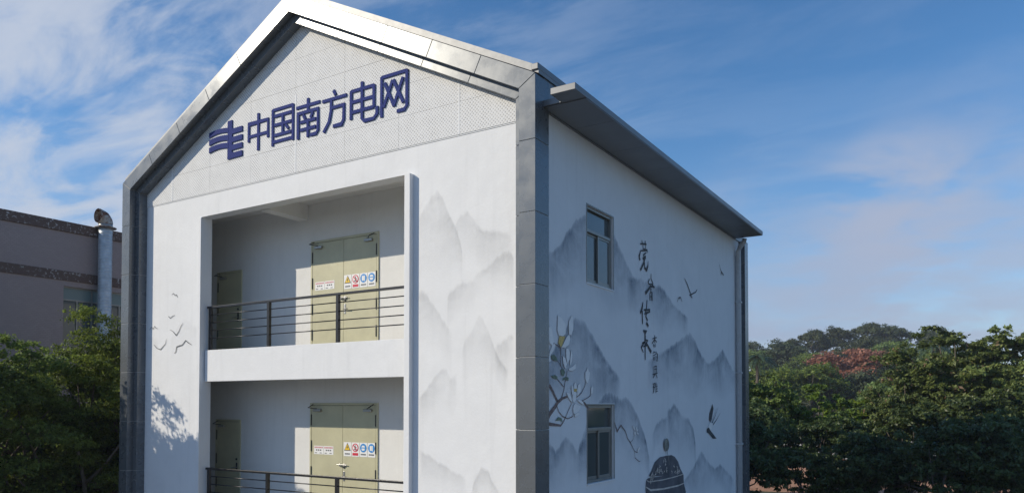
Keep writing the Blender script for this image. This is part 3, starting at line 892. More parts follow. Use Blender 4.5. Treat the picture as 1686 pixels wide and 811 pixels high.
PETALS = [[[(0.49,8.05),(0.598,8.034),(0.713,7.976),(0.786,7.921),(0.795,7.839),(0.785,7.742),(0.683,7.693),(0.526,7.695),(0.469,7.785),(0.478,7.92)],[(1.034,8.111),(1.07,8.087),(1.1,7.963),(1.094,7.851),(1.008,7.732),(0.919,7.753),(0.904,7.89),(0.92,7.989)],[(0.201,7.849),(0.261,7.781),(0.302,7.691),(0.337,7.573),(0.287,7.49),(0.178,7.535),(0.138,7.665),(0.151,7.798)],[(0.933,7.754),(0.963,7.659),(0.918,7.558),(0.77,7.494),(0.625,7.484),(0.712,7.572),(0.829,7.69)],[(0.287,7.516),(0.384,7.536),(0.315,7.411),(0.205,7.312),(0.218,7.22),(0.123,7.176),(0.043,7.205),(0.15,7.243),(0.178,7.377)]],[[(0.799,7.468),(0.882,7.487),(0.953,7.422),(0.946,7.283),(0.857,7.196),(0.813,7.304)],[(1.007,7.467),(1.052,7.372),(1.036,7.245),(0.946,7.158),(0.977,7.34)],[(0.667,7.337),(0.769,7.301),(0.842,7.195),(0.768,7.109),(0.696,7.202)]],[[(0.904,7.109),(1.066,7.16),(1.195,7.222),(1.183,7.123),(1.066,7.077),(0.929,7.08)],[(0.676,7.267),(0.787,7.223),(0.815,7.109),(0.738,7.13)]],[[(1.591,7.07),(1.65,7.107),(1.701,7.165),(1.748,7.093),(1.799,7.078),(1.767,6.954),(1.707,6.869),(1.648,6.871),(1.59,6.949)]],[[(1.01,6.799),(1.083,6.801),(1.118,6.667),(1.035,6.629)],[(1.167,6.873),(1.23,6.804),(1.248,6.703),(1.122,6.714),(1.108,6.801)],[(1.286,6.822),(1.368,6.849),(1.398,6.739),(1.341,6.653),(1.24,6.601),(1.255,6.737)],[(1.071,6.675),(1.155,6.693),(1.229,6.669),(1.191,6.533),(1.099,6.479),(1.045,6.549)],[(0.82,6.672),(0.92,6.665),(1.009,6.583),(1.063,6.479),(0.955,6.529),(0.866,6.598)],[(1.228,6.542),(1.359,6.542),(1.492,6.5),(1.53,6.44),(1.397,6.471)]],[[(1.099,6.432),(1.173,6.474),(1.284,6.441),(1.389,6.423),(1.339,6.347),(1.19,6.277),(1.098,6.282),(1.081,6.349)],[(1.135,6.261),(1.283,6.297),(1.38,6.287),(1.245,6.235),(1.153,6.219)]],[[(1.845,6.764),(1.897,6.817),(1.937,6.765),(1.904,6.668),(1.848,6.655)]],[[(3.917,5.972),(3.977,5.98),(4.046,5.906),(4.036,5.87),(3.963,5.914)],[(4.117,5.971),(4.149,5.948),(4.116,5.886),(4.069,5.896)],[(4.163,5.908),(4.224,5.895),(4.148,5.857),(4.102,5.866)],[(4.148,5.839),(4.256,5.803),(4.209,5.779),(4.115,5.822)],[(3.999,5.862),(4.083,5.841),(4.068,5.773),(3.989,5.799)]],[[(4.277,5.51),(4.334,5.494),(4.266,5.434),(4.19,5.392),(4.162,5.421),(4.205,5.473)]]]
STAMENS = [[(0.54,7.682),(0.771,7.7),(0.689,7.584),(0.602,7.483),(0.5,7.557)],[(1.108,6.743),(1.233,6.748),(1.225,6.692),(1.108,6.691)]]
LEAVES = [[(0.246,7.327),(0.356,7.334),(0.454,7.285),(0.47,7.229),(0.342,7.231),(0.259,7.262)],[(0.589,7.08),(0.692,7.104),(0.762,7.041),(0.709,6.97),(0.623,6.984)],[(0.23,6.958),(0.369,6.979),(0.476,6.95),(0.462,6.907),(0.335,6.91)],[(0.647,6.89),(0.709,6.941),(0.772,6.956),(0.779,6.906)],[(0.814,6.96),(0.899,6.946),(0.892,6.885),(0.8,6.894)],[(0.386,6.159),(0.501,6.232),(0.62,6.206),(0.672,6.12),(0.569,6.171)]]
URN_BODY = [(4.687,4.738),(4.66,4.581),(4.649,4.545),(4.696,4.278),(4.945,3.966),(6.726,3.85),(7.289,4.038),(7.388,4.218),(7.233,4.445),(7.211,4.658),(7.111,4.729),(5.866,4.746),(4.803,4.776)]
URN_DOME = [(4.844,4.814),(5.009,4.93),(5.22,5.107),(5.542,5.207),(5.929,5.215),(6.331,5.212),(6.567,5.157),(6.807,5.023),(6.988,4.822),(7.124,4.724),(5.866,4.742)]
URN_BAND = [[(4.692,4.738,0.015),(4.852,4.686,0.023),(5.754,4.656,0.027),(6.619,4.66,0.025),(7.205,4.676,0.018)],[(4.66,4.591,0.019),(4.952,4.488,0.05),(5.75,4.439,0.042),(6.797,4.422,0.041),(7.245,4.444,0.018)]]
URN_LATTICE = [[(5.391,4.961,0.013),(5.375,4.941,0.019),(5.353,4.922,0.011)],[(5.704,4.869,0.013),(5.75,4.83,0.019),(5.679,4.8,0.012)],[(5.972,5.091,0.013),(5.92,5.074,0.019),(5.945,5.052,0.012)],[(6.77,4.78,0.014),(6.822,4.737,0.021),(6.739,4.705,0.012)],[(5.53,4.939,0.013),(5.565,4.899,0.019),(5.562,4.861,0.011)],[(5.113,4.84,0.013),(5.138,4.809,0.019),(5.086,4.824,0.011)],[(5.849,5.165,0.014),(5.916,5.122,0.019),(5.852,5.088,0.012)],[(5.511,4.88,0.013),(5.521,4.841,0.019),(5.54,4.801,0.011)],[(5.915,5.043,0.014),(5.93,5.014,0.021),(5.884,4.989,0.012)],[(5.52,4.88,0.013),(5.451,4.867,0.019),(5.53,4.842,0.011)],[(5.474,4.935,0.014),(5.469,4.909,0.019),(5.516,4.88,0.011)],[(5.315,4.908,0.013),(5.27,4.879,0.019),(5.295,4.845,0.011)],[(5.617,4.913,0.014),(5.589,4.884,0.019),(5.652,4.848,0.011)],[(5.139,4.806,0.013),(5.099,4.775,0.019),(5.149,4.819,0.011)],[(5.393,4.942,0.013),(5.345,4.918,0.019),(5.353,4.889,0.011)],[(6.291,4.835,0.014),(6.365,4.793,0.021),(6.333,4.759,0.011)],[(4.988,4.733,0.013),(5.054,4.693,0.019),(4.982,4.833,0.011)],[(6.804,4.814,0.014),(6.858,4.784,0.021),(6.773,4.765,0.013)],[(5.791,5.137,0.013),(5.772,5.098,0.021),(5.775,5.057,0.011)],[(4.971,4.662,0.013),(4.923,4.631,0.019),(4.962,4.834,0.011)],[(5.494,5.024,0.013),(5.567,4.991,0.019),(5.468,4.971,0.012)],[(5.062,4.741,0.013),(5.014,4.713,0.019),(5.034,4.829,0.011)],[(5.03,4.804,0.013),(4.993,4.767,0.019),(4.999,4.832,0.011)],[(5.955,4.918,0.013),(5.94,4.878,0.021),(5.951,4.835,0.011)],[(5.401,4.935,0.014),(5.332,4.913,0.021),(5.379,4.882,0.011)],[(6.689,4.776,0.014),(6.688,4.757,0.021),(6.664,4.739,0.012)],[(5.403,4.971,0.013),(5.362,4.937,0.021),(5.371,4.898,0.011)],[(5.049,4.887,0.013),(5.058,4.847,0.019),(5.041,4.828,0.011)],[(6.714,4.813,0.014),(6.763,4.772,0.021),(6.712,4.739,0.012)],[(5.124,4.813,0.013),(5.178,4.77,0.019),(5.16,4.819,0.011)],[(5.581,4.934,0.013),(5.626,4.898,0.019),(5.607,4.867,0.012)],[(5.953,4.947,0.013),(5.982,4.921,0.021),(5.99,4.896,0.012)],[(6.832,4.816,0.014),(6.912,4.767,0.021),(6.847,4.729,0.012)],[(5.037,4.882,0.013),(4.983,4.846,0.018),(5.05,4.827,0.011)],[(5.064,4.758,0.013),(5.084,4.726,0.019),(5.086,4.825,0.011)],[(6.771,4.842,0.014),(6.686,4.807,0.021),(6.722,4.763,0.013)],[(6.664,4.92,0.014),(6.716,4.879,0.021),(6.699,4.842,0.012)],[(5.996,4.868,0.014),(5.948,4.837,0.021),(5.98,4.801,0.012)],[(6.694,4.796,0.014),(6.689,4.765,0.022),(6.648,4.736,0.012)],[(5.018,4.816,0.012),(5.015,4.78,0.019),(5.027,4.829,0.011)],[(5.209,4.861,0.013),(5.248,4.828,0.019),(5.167,4.818,0.011)],[(6.581,4.809,0.014),(6.511,4.782,0.021),(6.568,4.746,0.012)],[(6.478,4.967,0.014),(6.434,4.939,0.021),(6.522,4.903,0.012)],[(5.128,4.806,0.013),(5.145,4.767,0.021),(5.129,4.821,0.011)],[(5.767,4.87,0.013),(5.81,4.848,0.021),(5.8,4.829,0.012)],[(5.315,4.91,0.013),(5.365,4.879,0.019),(5.34,4.854,0.012)]]
SEED = [(6.115,5.474),(6.095,5.402),(6.039,5.349),(5.963,5.327),(5.883,5.34),(5.817,5.385),(5.781,5.453),(5.782,5.526),(5.82,5.59),(5.887,5.63),(5.967,5.636),(6.043,5.607),(6.097,5.549)]
SEED_STEM = [(5.96,5.338,0.029),(6.015,5.234,0.025),(6.098,5.089,0.023),(6.125,4.976,0.015)]


def on_side(d):
    return lambda a, b: (d, a, b)


def on_front(d):
    return lambda a, b: (a, -d, b)


def catmull(pts, n):
    P = [np.array(p, float) for p in pts]
    P = [2 * P[0] - P[1]] + P + [2 * P[-1] - P[-2]]
    out = []
    for i in range(1, len(P) - 2):
        for k in range(n):
            t = k / n
            a, b, c, d = P[i - 1:i + 3]
            out.append(0.5 * (2 * b + (c - a) * t + (2 * a - 5 * b + 4 * c - d) * t * t + (3 * b - a - 3 * c + d) * t ** 3))
    out.append(P[-2])
    return out


def mountain(name, ridge, zfade, amount, to3, mat, parent, holes=(), seed=0):
    sm = catmull(ridge, 9)
    ln = [np.array(a, float) + (np.array(b, float) - np.array(a, float)) * (q / 9) for a, b in zip(ridge[:-1], ridge[1:]) for q in range(9)] + [np.array(ridge[-1], float)]
    rg = [u * 0.45 + v * 0.55 for u, v in zip(sm, ln)]
    rn = random.Random(seed)
    ph = [rn.uniform(0, 6.28) for _ in range(4)]
    bm = bmesh.new()
    lay = bm.verts.layers.float.new('paint')
    cols = []
    rows = [(-0.05, 0.0), (0.0, 0.66), (0.045, 1.0), (0.10, 0.86), (0.22, 0.66), (0.40, 0.50), (0.62, 0.34), (0.82, 0.16), (1.0, 0.0)]
    n = len(rg)
    for i, p in enumerate(rg):
        a, z = float(p[0]), float(p[1])
        z += 0.014 * math.sin(a * 17 + ph[0]) + 0.011 * math.sin(a * 43 + ph[1]) + rn.uniform(-0.012, 0.012)
        zb = min(zfade - 0.15, z - 0.65) + 0.14 * math.sin(a * 2.3 + ph[2])
        edge = min(1.0, min(i, n - 1 - i) / 4.0)
        var = 0.78 + 0.22 * math.sin(a * 3.1 + ph[3])
        c = []
        for t, al in rows:
            zz_ = z - t * (z - zb) if t >= 0 else z - t
            v = bm.verts.new(to3(a, zz_))
            v[lay] = al * amount * edge * var
            c.append(v)
        cols.append(c)
    for c0, c1 in zip(cols[:-1], cols[1:]):
        for k in range(len(rows) - 1):
            bm.faces.new((c0[k], c1[k], c1[k + 1], c0[k + 1]))
    for (a0, a1, b0, b1) in holes:
        for co, no in (((0, a0, 0), (0, 1, 0)), ((0, a1, 0), (0, 1, 0)), ((0, 0, b0), (0, 0, 1)), ((0, 0, b1), (0, 0, 1))):
            bmesh.ops.bisect_plane(bm, geom=bm.verts[:] + bm.edges[:] + bm.faces[:], plane_co=co, plane_no=no, dist=1e-5)
        kill = [f for f in bm.faces if a0 < f.calc_center_median().y < a1 and b0 < f.calc_center_median().z < b1]
        bmesh.ops.delete(bm, geom=kill, context='FACES')
    me = bpy.data.meshes.new(name)
    bm.to_mesh(me)
    bm.free()
    me.materials.append(mat)
    return put(name, me, parent)


holes = [(WY0 - 0.04, WY1 + 0.04, WZ0 - 0.05 + d, WZ1 + 0.04 + d) for d in (0, -STOREY)]
for k, (rg, zf, am) in enumerate(SIDE_RIDGES):
    mountain('painted_mountain', rg, zf, am, on_side(0.002 + 0.0007 * k), M['wash_blue'], side_wall, holes, 20 + k)
for k, (rg, zf, am) in enumerate(FRONT_RIDGES):
    mountain('painted_mountain', rg, zf, am, on_front(0.002 + 0.0007 * k), M['wash_grey'], front_wall, (), 50 + k)


def painted(name, strokes, polys, mat, parent, to3f, base, label=None, fat=1.0):
    m = MB()
    k = 0
    for s in strokes:
        m.add(*ribbon([(q[0], q[1], q[2] * fat) for q in s], to3f(base + 0.0004 * k)))
        k += 1
    for p in polys:
        m.add([to3f(base + 0.0004 * k)(*q) for q in p], [tuple(range(len(p)))])
        k += 1
    o = m.build(name, mat, parent)
    if label:
        o['label'] = label
    return o


for b in FRONT_BIRDS:
    painted('painted_bird', b, [], M['grey_ink'], front_wall, on_front, 0.011)
for b in SIDE_BIRDS:
    painted('painted_bird', b, [], M['ink'], side_wall, on_side, 0.011, fat=1.3)
painted('painted_swallow', SWALLOW_LINES, SWALLOW_DARK, M['ink'], side_wall, on_side, 0.011)
painted('painted_swallow_breast', [], SWALLOW_LIGHT, M['petal_paint'], side_wall, on_side, 0.014)
for c in CALLIG:
    painted('painted_character', c, [], M['ink'], side_wall, on_side, 0.011, fat=1.85)
for b in BRANCHES:
    painted('painted_branch', [b], [], M['bark_paint'], side_wall, on_side, 0.0105, fat=1.35)
for fl in PETALS:
    big = []
    for p in fl:
        cxm = sum(q[0] for q in p) / len(p)
        czm = sum(q[1] for q in p) / len(p)
        big.append([(cxm + (q[0] - cxm) * 1.0 + math.copysign(0.004, q[0] - cxm), czm + (q[1] - czm) * 1.0 + math.copysign(0.004, q[1] - czm)) for q in p])
    fo = painted('painted_flower', [], fl, M['petal_paint'], side_wall, on_side, 0.0150)
    m = MB()
    for k, p in enumerate(big):
        m.add([on_side(0.0125 + 0.0003 * k)(*q) for q in p], [tuple(range(len(p)))])
    m.build('painted_petal_outline', M['petal_edge'], side_wall)
for p in STAMENS:
    painted('painted_stamen', [], [p], M['stamen_paint'], side_wall, on_side, 0.0185)
for p in LEAVES:
    painted('painted_leaf', [], [p], M['leaf_paint'], side_wall, on_side, 0.0165)
painted('painted_urn', [], [URN_BODY], M['urn_paint'], side_wall, on_side, 0.0110)
painted('painted_urn_lid', [], [URN_DOME], M['urn_paint'], side_wall, on_side, 0.0116)
painted('painted_urn_band', URN_BAND, [], M['urn_light'], side_wall, on_side, 0.0125, fat=0.9)
painted('painted_urn_lattice', URN_LATTICE, [], M['urn_light'], side_wall, on_side, 0.0122, fat=1.5)
painted('painted_seed_pod', [SEED_STEM], [SEED], M['seed_paint'], side_wall, on_side, 0.0350)

# ------------------------------------------------------------------ the blue sign on the gable
sign = empty('gable_sign', (-6.1, -0.05, 12.2), 'dark blue emblem and six large characters across the white gable', 'sign')
CH = {
    'zhong': [[(.06, .28), (.06, .765), (.94, .765), (.94, .28)], [(.06, .42), (.94, .42)], [(.5, 1), (.5, 0)]],
    'guo': [[(.07, 0), (.07, .97)], [(.07, .95), (.93, .95)], [(.93, .97), (.93, .03)], [(.07, .10), (.93, .10)], [(.14, .78), (.86, .78)], [(.14, .54), (.86, .54)], [(.14, .27), (.86, .27)], [(.5, .78), (.5, .27)], [(.63, .48), (.75, .36)]],
    'nan': [[(0, .82), (1, .82)], [(.5, 1), (.5, .68)], [(.08, 0), (.08, .66), (.92, .66), (.92, .11), (.84, .04), (.60, .04)], [(.30, .60), (.39, .47)], [(.70, .62), (.61, .47)], [(.17, .42), (.83, .42)], [(.17, .22), (.83, .22)], [(.5, .47), (.5, 0)]],
    'fang': [[(.46, 1), (.55, .87)], [(0, .79), (1, .79)], [(.37, .79), (.36, .5), (.28, .24), (.05, .0)], [(.37, .57), (.89, .57), (.88, .2), (.80, .10), (.45, .10)]],
    'dian': [[(.06, .14), (.06, .85)], [(.06, .83), (.86, .83)], [(.86, .85), (.86, .30)], [(.06, .56), (.86, .56)], [(.06, .31), (.86, .31)], [(.45, 1), (.45, .10), (.53, .03), (.86, .03), (.97, .12), (.97, .30)]],
    'wang': [[(.06, 0), (.06, .97)], [(.06, .95), (.94, .95)], [(.94, .97), (.94, .13), (.85, .05), (.60, .05)], [(.17, .80), (.50, .19)], [(.45, .82), (.13, .22)], [(.47, .82), (.82, .22)], [(.81, .82), (.49, .19)]],
}
spots = [('zhong', -7.81, -7.09), ('guo', -7.00, -6.28), ('nan', -6.24, -5.45), ('fang', -5.44, -4.67), ('dian', -4.61, -3.825), ('wang', -3.77, -3.045)]
WIDTH = 0.067
for nm, xl_, xr_ in spots:
    m = MB()
    px = [p[0] for st in CH[nm] for p in st]
    sx_ = (xr_ - xl_ - WIDTH) / (max(px) - min(px))
    for k, st in enumerate(CH[nm]):
        pts = [(xl_ + WIDTH / 2 + (p[0] - min(px)) * sx_, 12.235 + p[1] * 0.85, WIDTH) for p in st]
        fr_ = -0.042 - 0.0006 * k
        vs, fs = ribbon(pts, lambda a, b: (a, fr_, b))
        n = len(vs)
        vs2 = [(v[0], -0.0195, v[2]) for v in vs]
        edge = []
        for i in range(0, n - 2, 2):
            edge += [(i, i + 2, i + 2 + n, i + n), (i + 1, i + 1 + n, i + 3 + n, i + 3)]
        edge += [(0, n, n + 1, 1), (n - 2, n - 1, 2 * n - 1, 2 * n - 2)]
        m.add(vs + vs2, fs + edge)
    m.build('sign_character', M['sign_blue'], sign)
em = MB()
EX, EW, EZ0, EH = -9.20, 1.20, 12.20, 0.91
k = 0


def slab(poly):
    global k
    k += 1
    em.prism_y([(EX + p[0] * EW, EZ0 + p[1] * EH) for p in poly], -0.042 - 0.0006 * k, -0.0195)


slab([(.565, 0), (.70, 0), (.70, 1), (.565, 1)])
for t, b in ((.77, .635), (.555, .42), (.35, .215), (.145, .003)):
    slab([(.63, b), (1.0, b + .005), (1.0, t + .005), (.63, t)])
for zt_, zb_ in ((.825, .70), (.640, .495), (.435, .295)):
    up = [(x, zt_ + .035 * math.sin(math.pi * x / .60)) for x in (0, .12, .24, .36, .48, .60)]
    lo = [(x, zb_ + .045 * math.sin(math.pi * x / .60)) for x in (0, .12, .24, .36, .48, .60)]
    slab(lo + up[::-1])
em.build('sign_emblem', M['sign_blue'], sign)

# ------------------------------------------------------------------ safety signs and notices on the doors


def plate(m, x0, x1, z0, z1, y, t=0.004):
    return m.box(x0, x1, y - t, y, z0, z1)


def disc(m, cx, cz, r, y, n=20):
    return m.prism_y([(cx + r * math.cos(2 * math.pi * i / n), cz + r * math.sin(2 * math.pi * i / n)) for i in range(n)], y - 0.0015, y)


def safety_sign(kind, x, z, label):
    w, h = 0.235, 0.325
    y = 1.4255
    s = empty('safety_sign', (x + w / 2, y, z), label, 'sign', 'safety signs on the balcony doors')
    plate(MB(), x, x + w, z, z + h, y).build('plate', M['sign_white'], s)
    cx, cz = x + w / 2, z + 0.205
    y2 = y - 0.006
    if kind == 'warning':
        t = lambda r, yy: MB().prism_y([(cx - r, cz - r * .72), (cx + r, cz - r * .72), (cx, cz + r)], yy - 0.0015, yy)
        t(.105, y2).build('triangle_border', M['print'], s)
        t(.082, y2 - .003).build('triangle', M['sign_yellow'], s)
        MB().prism_y([(cx - .012, cz - .04), (cx + .025, cz + .012), (cx + .004, cz + .012), (cx + .014, cz + .05), (cx - .025, cz - .002), (cx - .004, cz - .002)], y2 - .0075, y2 - .006).build('lightning_bolt', M['print'], s)
    elif kind == 'forbidden':
        disc(MB(), cx, cz, .098, y2).build('ring', M['sign_red'], s)
        disc(MB(), cx, cz, .075, y2 - .003).build('ring_centre', M['sign_white'], s)
        f = MB()
        f.box(cx - .016, cx + .016, y2 - .0075, y2 - .006, cz - .03, cz + .03)
        f.box(cx - .012, cx + .012, y2 - .0078, y2 - .0063, cz + .035, cz + .058)
        f.box(cx + .016, cx + .045, y2 - .0081, y2 - .0066, cz, cz + .014)
        f.box(cx - .045, cx - .012, y2 - .0084, y2 - .0069, cz - .055, cz - .034)
        f.box(cx + .004, cx + .03, y2 - .0087, y2 - .0072, cz - .06, cz - .032)
        f.build('figure', M['print'], s)
        MB().add(*ribbon([(cx - .062, cz + .062, .02), (cx + .062, cz - .062, .02)], lambda a, b: (a, y2 - .010, b))).build('slash', M['sign_red'], s)
        MB().box(x + .03, x + w - .03, y2 - .0015, y2, z + .025, z + .085).build('caption_block', M['sign_red'], s)
    else:
        disc(MB(), cx, cz, .100, y2).build('disc', M['sign_sky'], s)
        f = MB()
        if kind == 'door':
            f.box(cx - .045, cx + .01, y2 - .0045, y2 - .003, cz - .055, cz + .055)
            f.prism_y([(cx + .014, cz - .055), (cx + .045, cz - .07), (cx + .045, cz + .06), (cx + .014, cz + .055)], y2 - .0045, y2 - .003)
        else:
            f.prism_y([(cx - .055, cz - .01), (cx - .035, cz - .06), (cx + .035, cz - .06), (cx + .055, cz - .01)], y2 - .0045, y2 - .003)
            f.prism_y([(cx - .055, cz + .012), (cx + .055, cz + .012), (cx + .035, cz + .055), (cx - .035, cz + .055)], y2 - .0045, y2 - .003)
        f.build('symbol', M['sign_white'], s)
    if kind != 'forbidden':
        c = MB()
        for q in range(5):
            c.box(x + .04 + q * .033, x + .062 + q * .033, y2 - .0015, y2, z + .04, z + .072)
        c.build('caption', M['print'], s)
    return s


rows = {0: [('warning', 'yellow'), ('forbidden', 'red'), ('door', 'blue door'), ('face', 'blue face')], -1: [('warning', 'yellow'), ('forbidden', 'red'), ('face', 'blue face'), ('door', 'blue door')]}
text = {'warning': 'yellow warning triangle sign on the {} balcony double door', 'forbidden': 'red no-entry ring sign on the {} balcony double door',
        'door': 'blue disc sign with door symbol on the {} balcony double door', 'face': 'blue disc sign with protective headgear on the {} balcony double door'}
for lv in (0, -1):
    for q, (kd, _) in enumerate(rows[lv]):
        zz0 = (9.145 if lv == 0 else 5.250)
        safety_sign(kd, -6.175 + 0.248 * q + (0.02 if lv else 0), zz0, text[kd].format('upper' if lv == 0 else 'lower'))
    for q in range(2):
        x0 = -7.13 + 0.325 * q
        z0 = (9.185 if lv == 0 else 5.265)
        y = 1.4255
        s = empty('door_notice', (x0 + .155, y, z0), '{} small white notice with pink heading on the {} double door'.format(('left', 'right')[q], 'upper' if lv == 0 else 'lower'), 'notice', 'paper notices on the balcony doors')
        plate(MB(), x0, x0 + .315, z0, z0 + .20, y, .002).build('sheet', M['sign_white'], s)
        c = MB()
        for r_ in range(6):
            c.box(x0 + .02 + r_ * .047, x0 + .055 + r_ * .047, y - .0045, y - .003, z0 + .145, z0 + .18)
        c.build('heading', M['sign_pink'], s)
        c = MB()
        for r_ in range(3):
            c.box(x0 + .07 + r_ * .065, x0 + .11 + r_ * .065, y - .0045, y - .003, z0 + .085, z0 + .115)
        for r_ in range(2):
            c.box(x0 + .03 + r_ * .16, x0 + .10 + r_ * .16, y - .0045, y - .003, z0 + .025, z0 + .040)
        c.build('lines', M['print'], s)

# ------------------------------------------------------------------ factory building on the left
FX = -21.5
fac = empty('factory_building', (FX - 6, 8, 0), 'purple-brown factory building with flaking brown bands behind the left trees', 'building')
fwm = MB()
FH = 12.655
wy0, wy1, wz0, wz1 = 2.955, 5.6, 8.6, 10.70
fwm.box(FX - 0.3, FX, 0.2, wy0, 0, FH).box(FX - 0.3, FX, wy1, 26, 0, FH).box(FX - 0.3, FX, wy0, wy1, wz1, FH).box(FX - 0.3, FX, wy0, wy1, 0, wz0)
fwm.build('wall', M['factory'], fac)
MB().box(FX - 12, FX - 0.3, 0.2, 0.5, 0, FH).box(FX - 12, FX - 0.3, 25.7, 26, 0, FH).box(FX - 12, FX - 11.7, 0.5, 25.7, 0, FH).build('wall', M['factory'], fac)
MB().box(FX - 12, FX - 0.01, 0.21, 25.99, FH - 0.2, FH + 0.05).build('roof', M['concrete'], fac)
MB().box(FX - 0.32, FX + 0.06, 0.15, 26.05, FH, 13.03).build('parapet_band', M['band'], fac, bevel=0.015)
MB().box(FX - 0.01, FX + 0.045, 0.18, 26.02, 10.90, 11.24).build('flaking_band', M['band'], fac, bevel=0.01)
w = MB()
w.box(FX - .16, FX - .10, wy0, wy1, wz1 - .05, wz1).box(FX - .16, FX - .10, wy0, wy1, wz0, wz0 + .06)
w.box(FX - .16, FX - .10, wy0, wy0 + .05, wz0 + .06, wz1 - .05).box(FX - .16, FX - .10, wy1 - .05, wy1, wz0 + .06, wz1 - .05)
fwin = w.build('window', M['window_frame'], fac)
MB().box(FX - .158, FX - .098, wy0 + .05, wy1 - .05, 10.20, 10.25).build('transom', M['window_frame'], fwin)
ms = [3.46, 4.0, 4.55, 5.05]
for y in ms:
    MB().box(FX - .16, FX - .092, y, y + .05, wz0 + .06, wz1 - .05 if y == 4.0 else 10.20).build('mullion', M['window_frame'], fwin)
for a, b in zip([wy0 + .05] + [y + .05 for y in ms], ms + [wy1 - .05]):
    MB().box(FX - .14, FX - .13, a, b, wz0 + .06, 10.20).build('pane', M['glass'], fwin)
for a, b in ((wy0 + .05, 4.0), (4.05, wy1 - .05)):
    MB().box(FX - .14, FX - .13, a, b, 10.25, wz1 - .05).build('pane', M['window_teal'], fwin)

duct = empty('exhaust_duct', (-21.15, 4.25, 5), 'round galvanised exhaust duct with rusty elbow on the factory wall', 'duct')
pts, rad = [], []
z = 4.0
while z < 12.96:
    for q, r in ((0, .232), (.012, .243), (.024, .232), (.118, .232)):
        pts.append((-21.12, 4.235, z + q))
        rad.append(r)
    z += 0.12
MB().tube(pts, rad, 24).build('pipe', M['duct'], duct, smooth=True)
MB().tube([(-21.12, 4.235, 12.985), (-21.12, 4.235, 13.01)], .37, 24).build('collar', M['rust'], duct)
MB().tube([(-21.12, 4.235, 13.01), (-21.12, 4.235, 13.14)], .24, 24).build('neck', M['steel'], duct, smooth=True)
el = [(-21.12, 4.235 - .27 * (1 - math.cos(a)), 13.14 + .27 * math.sin(a)) for a in [R(q) for q in (0, 12, 24, 36, 48, 60, 72, 84, 96)]]
MB().tube(el, .25, 24, cap=False).build('elbow', M['rust'], duct, smooth=True)
MB().tube([el[-2], el[-1]], [.262, .262], 24, cap=False).build('elbow_rim', M['rust'], duct, smooth=True)
MB().tube([el[4], el[5]], [.257, .257], 24, cap=False).build('elbow_seam', M['rust'], duct, smooth=True)

# ------------------------------------------------------------------ trees


def leaves_mesh(name, pts, nrm, size, tint, mat, rng, aspect=0.48):
    """one small four-cornered leaf at every point"""
    n = len(pts)
    t = rng.normal(size=(n, 3))
    t -= nrm * np.sum(t * nrm, 1, keepdims=True)
    t /= np.linalg.norm(t, axis=1, keepdims=True) + 1e-9
    b = np.cross(nrm, t)
    s = (size * rng.uniform(0.55, 1.4, n))[:, None]
    droop = nrm * s * rng.uniform(-0.25, 0.05, n)[:, None]
    v = np.empty((n, 4, 3), np.float32)
    v[:, 0] = pts - t * s * 0.5
    v[:, 1] = pts + b * s * aspect * 0.5 + t * s * 0.05
    v[:, 2] = pts + t * s * 0.5 + droop
    v[:, 3] = pts - b * s * aspect * 0.5 + t * s * 0.05
    me = bpy.data.meshes.new(name)
    me.vertices.add(n * 4)
    me.vertices.foreach_set('co', v.ravel())
    me.loops.add(n * 4)
    me.loops.foreach_set('vertex_index', np.arange(n * 4, dtype=np.int32))
    me.polygons.add(n)
    me.polygons.foreach_set('loop_start', np.arange(0, n * 4, 4, dtype=np.int32))
    at = me.attributes.new('tint', 'FLOAT', 'POINT')
    at.data.foreach_set('value', np.repeat(tint, 4).astype(np.float32))
    me.materials.append(mat)
    me.update(calc_edges=True)
    return me


def crown(seed, rx, rz, hc, nblob, nleaf, leaf, mat, blob=0.34, flat=0.75, gap=0.0, tight=0.20):
    """leaf clumps spread through an uneven ellipsoid; returns mesh and clump centres"""
    rng = np.random.default_rng(seed)
    C = []
    while len(C) < nblob:
        p = rng.normal(size=3)
        p /= np.linalg.norm(p)
        if p[2] < -0.62:
            continue
        r = rng.uniform(0.25, 1.0) ** 0.5
        wob = 1 + 0.22 * math.sin(3 * math.atan2(p[1], p[0]) + seed) + rng.uniform(-0.12, 0.16)
        C.append((p[0] * rx * r * wob * 0.80, p[1] * rx * r * wob * 0.80, hc + p[2] * rz * r * 0.85 * (1 + 0.12 * rng.normal())))
    C = np.array(C)
    rad = rx * blob * rng.uniform(0.6, 1.15, nblob)
    w = rad ** 2
    cnt = rng.multinomial(nleaf, w / w.sum())
    P, N, T = [], [], []
    for c, r, k in zip(C, rad, cnt):
        # every clump is itself a handful of sprays, so that gaps stay open between them
        ns = max(5, k // 42)
        d = rng.normal(size=(ns, 3))
        d /= np.linalg.norm(d, axis=1, keepdims=True)
        d[:, 2] = np.abs(d[:, 2]) * 1.0 - 0.35
        sc = c + d * r * rng.uniform(0.45, 1.05, (ns, 1)) * np.array([1, 1, flat])
        which = rng.integers(0, ns, k)
        off = rng.normal(size=(k, 3)) * r * tight * np.array([1, 1, 0.55])
        p = sc[which] + off
        out = p - c
        out /= np.linalg.norm(out, axis=1, keepdims=True) + 1e-9
        nn = out * 0.45 + rng.normal(size=(k, 3)) * 0.55 + np.array([0, 0, 0.45])
        nn /= np.linalg.norm(nn, axis=1, keepdims=True)
        P.append(p)
        N.append(nn)
        bt = rng.uniform(0, 1)
        st = rng.uniform(-0.22, 0.22, ns)
        T.append(np.clip(0.32 + 0.42 * bt + st[which] + rng.normal(size=k) * 0.16, 0, 1))
    return leaves_mesh('crown', np.concatenate(P), np.concatenate(N), leaf, np.concatenate(T), mat, rng), C


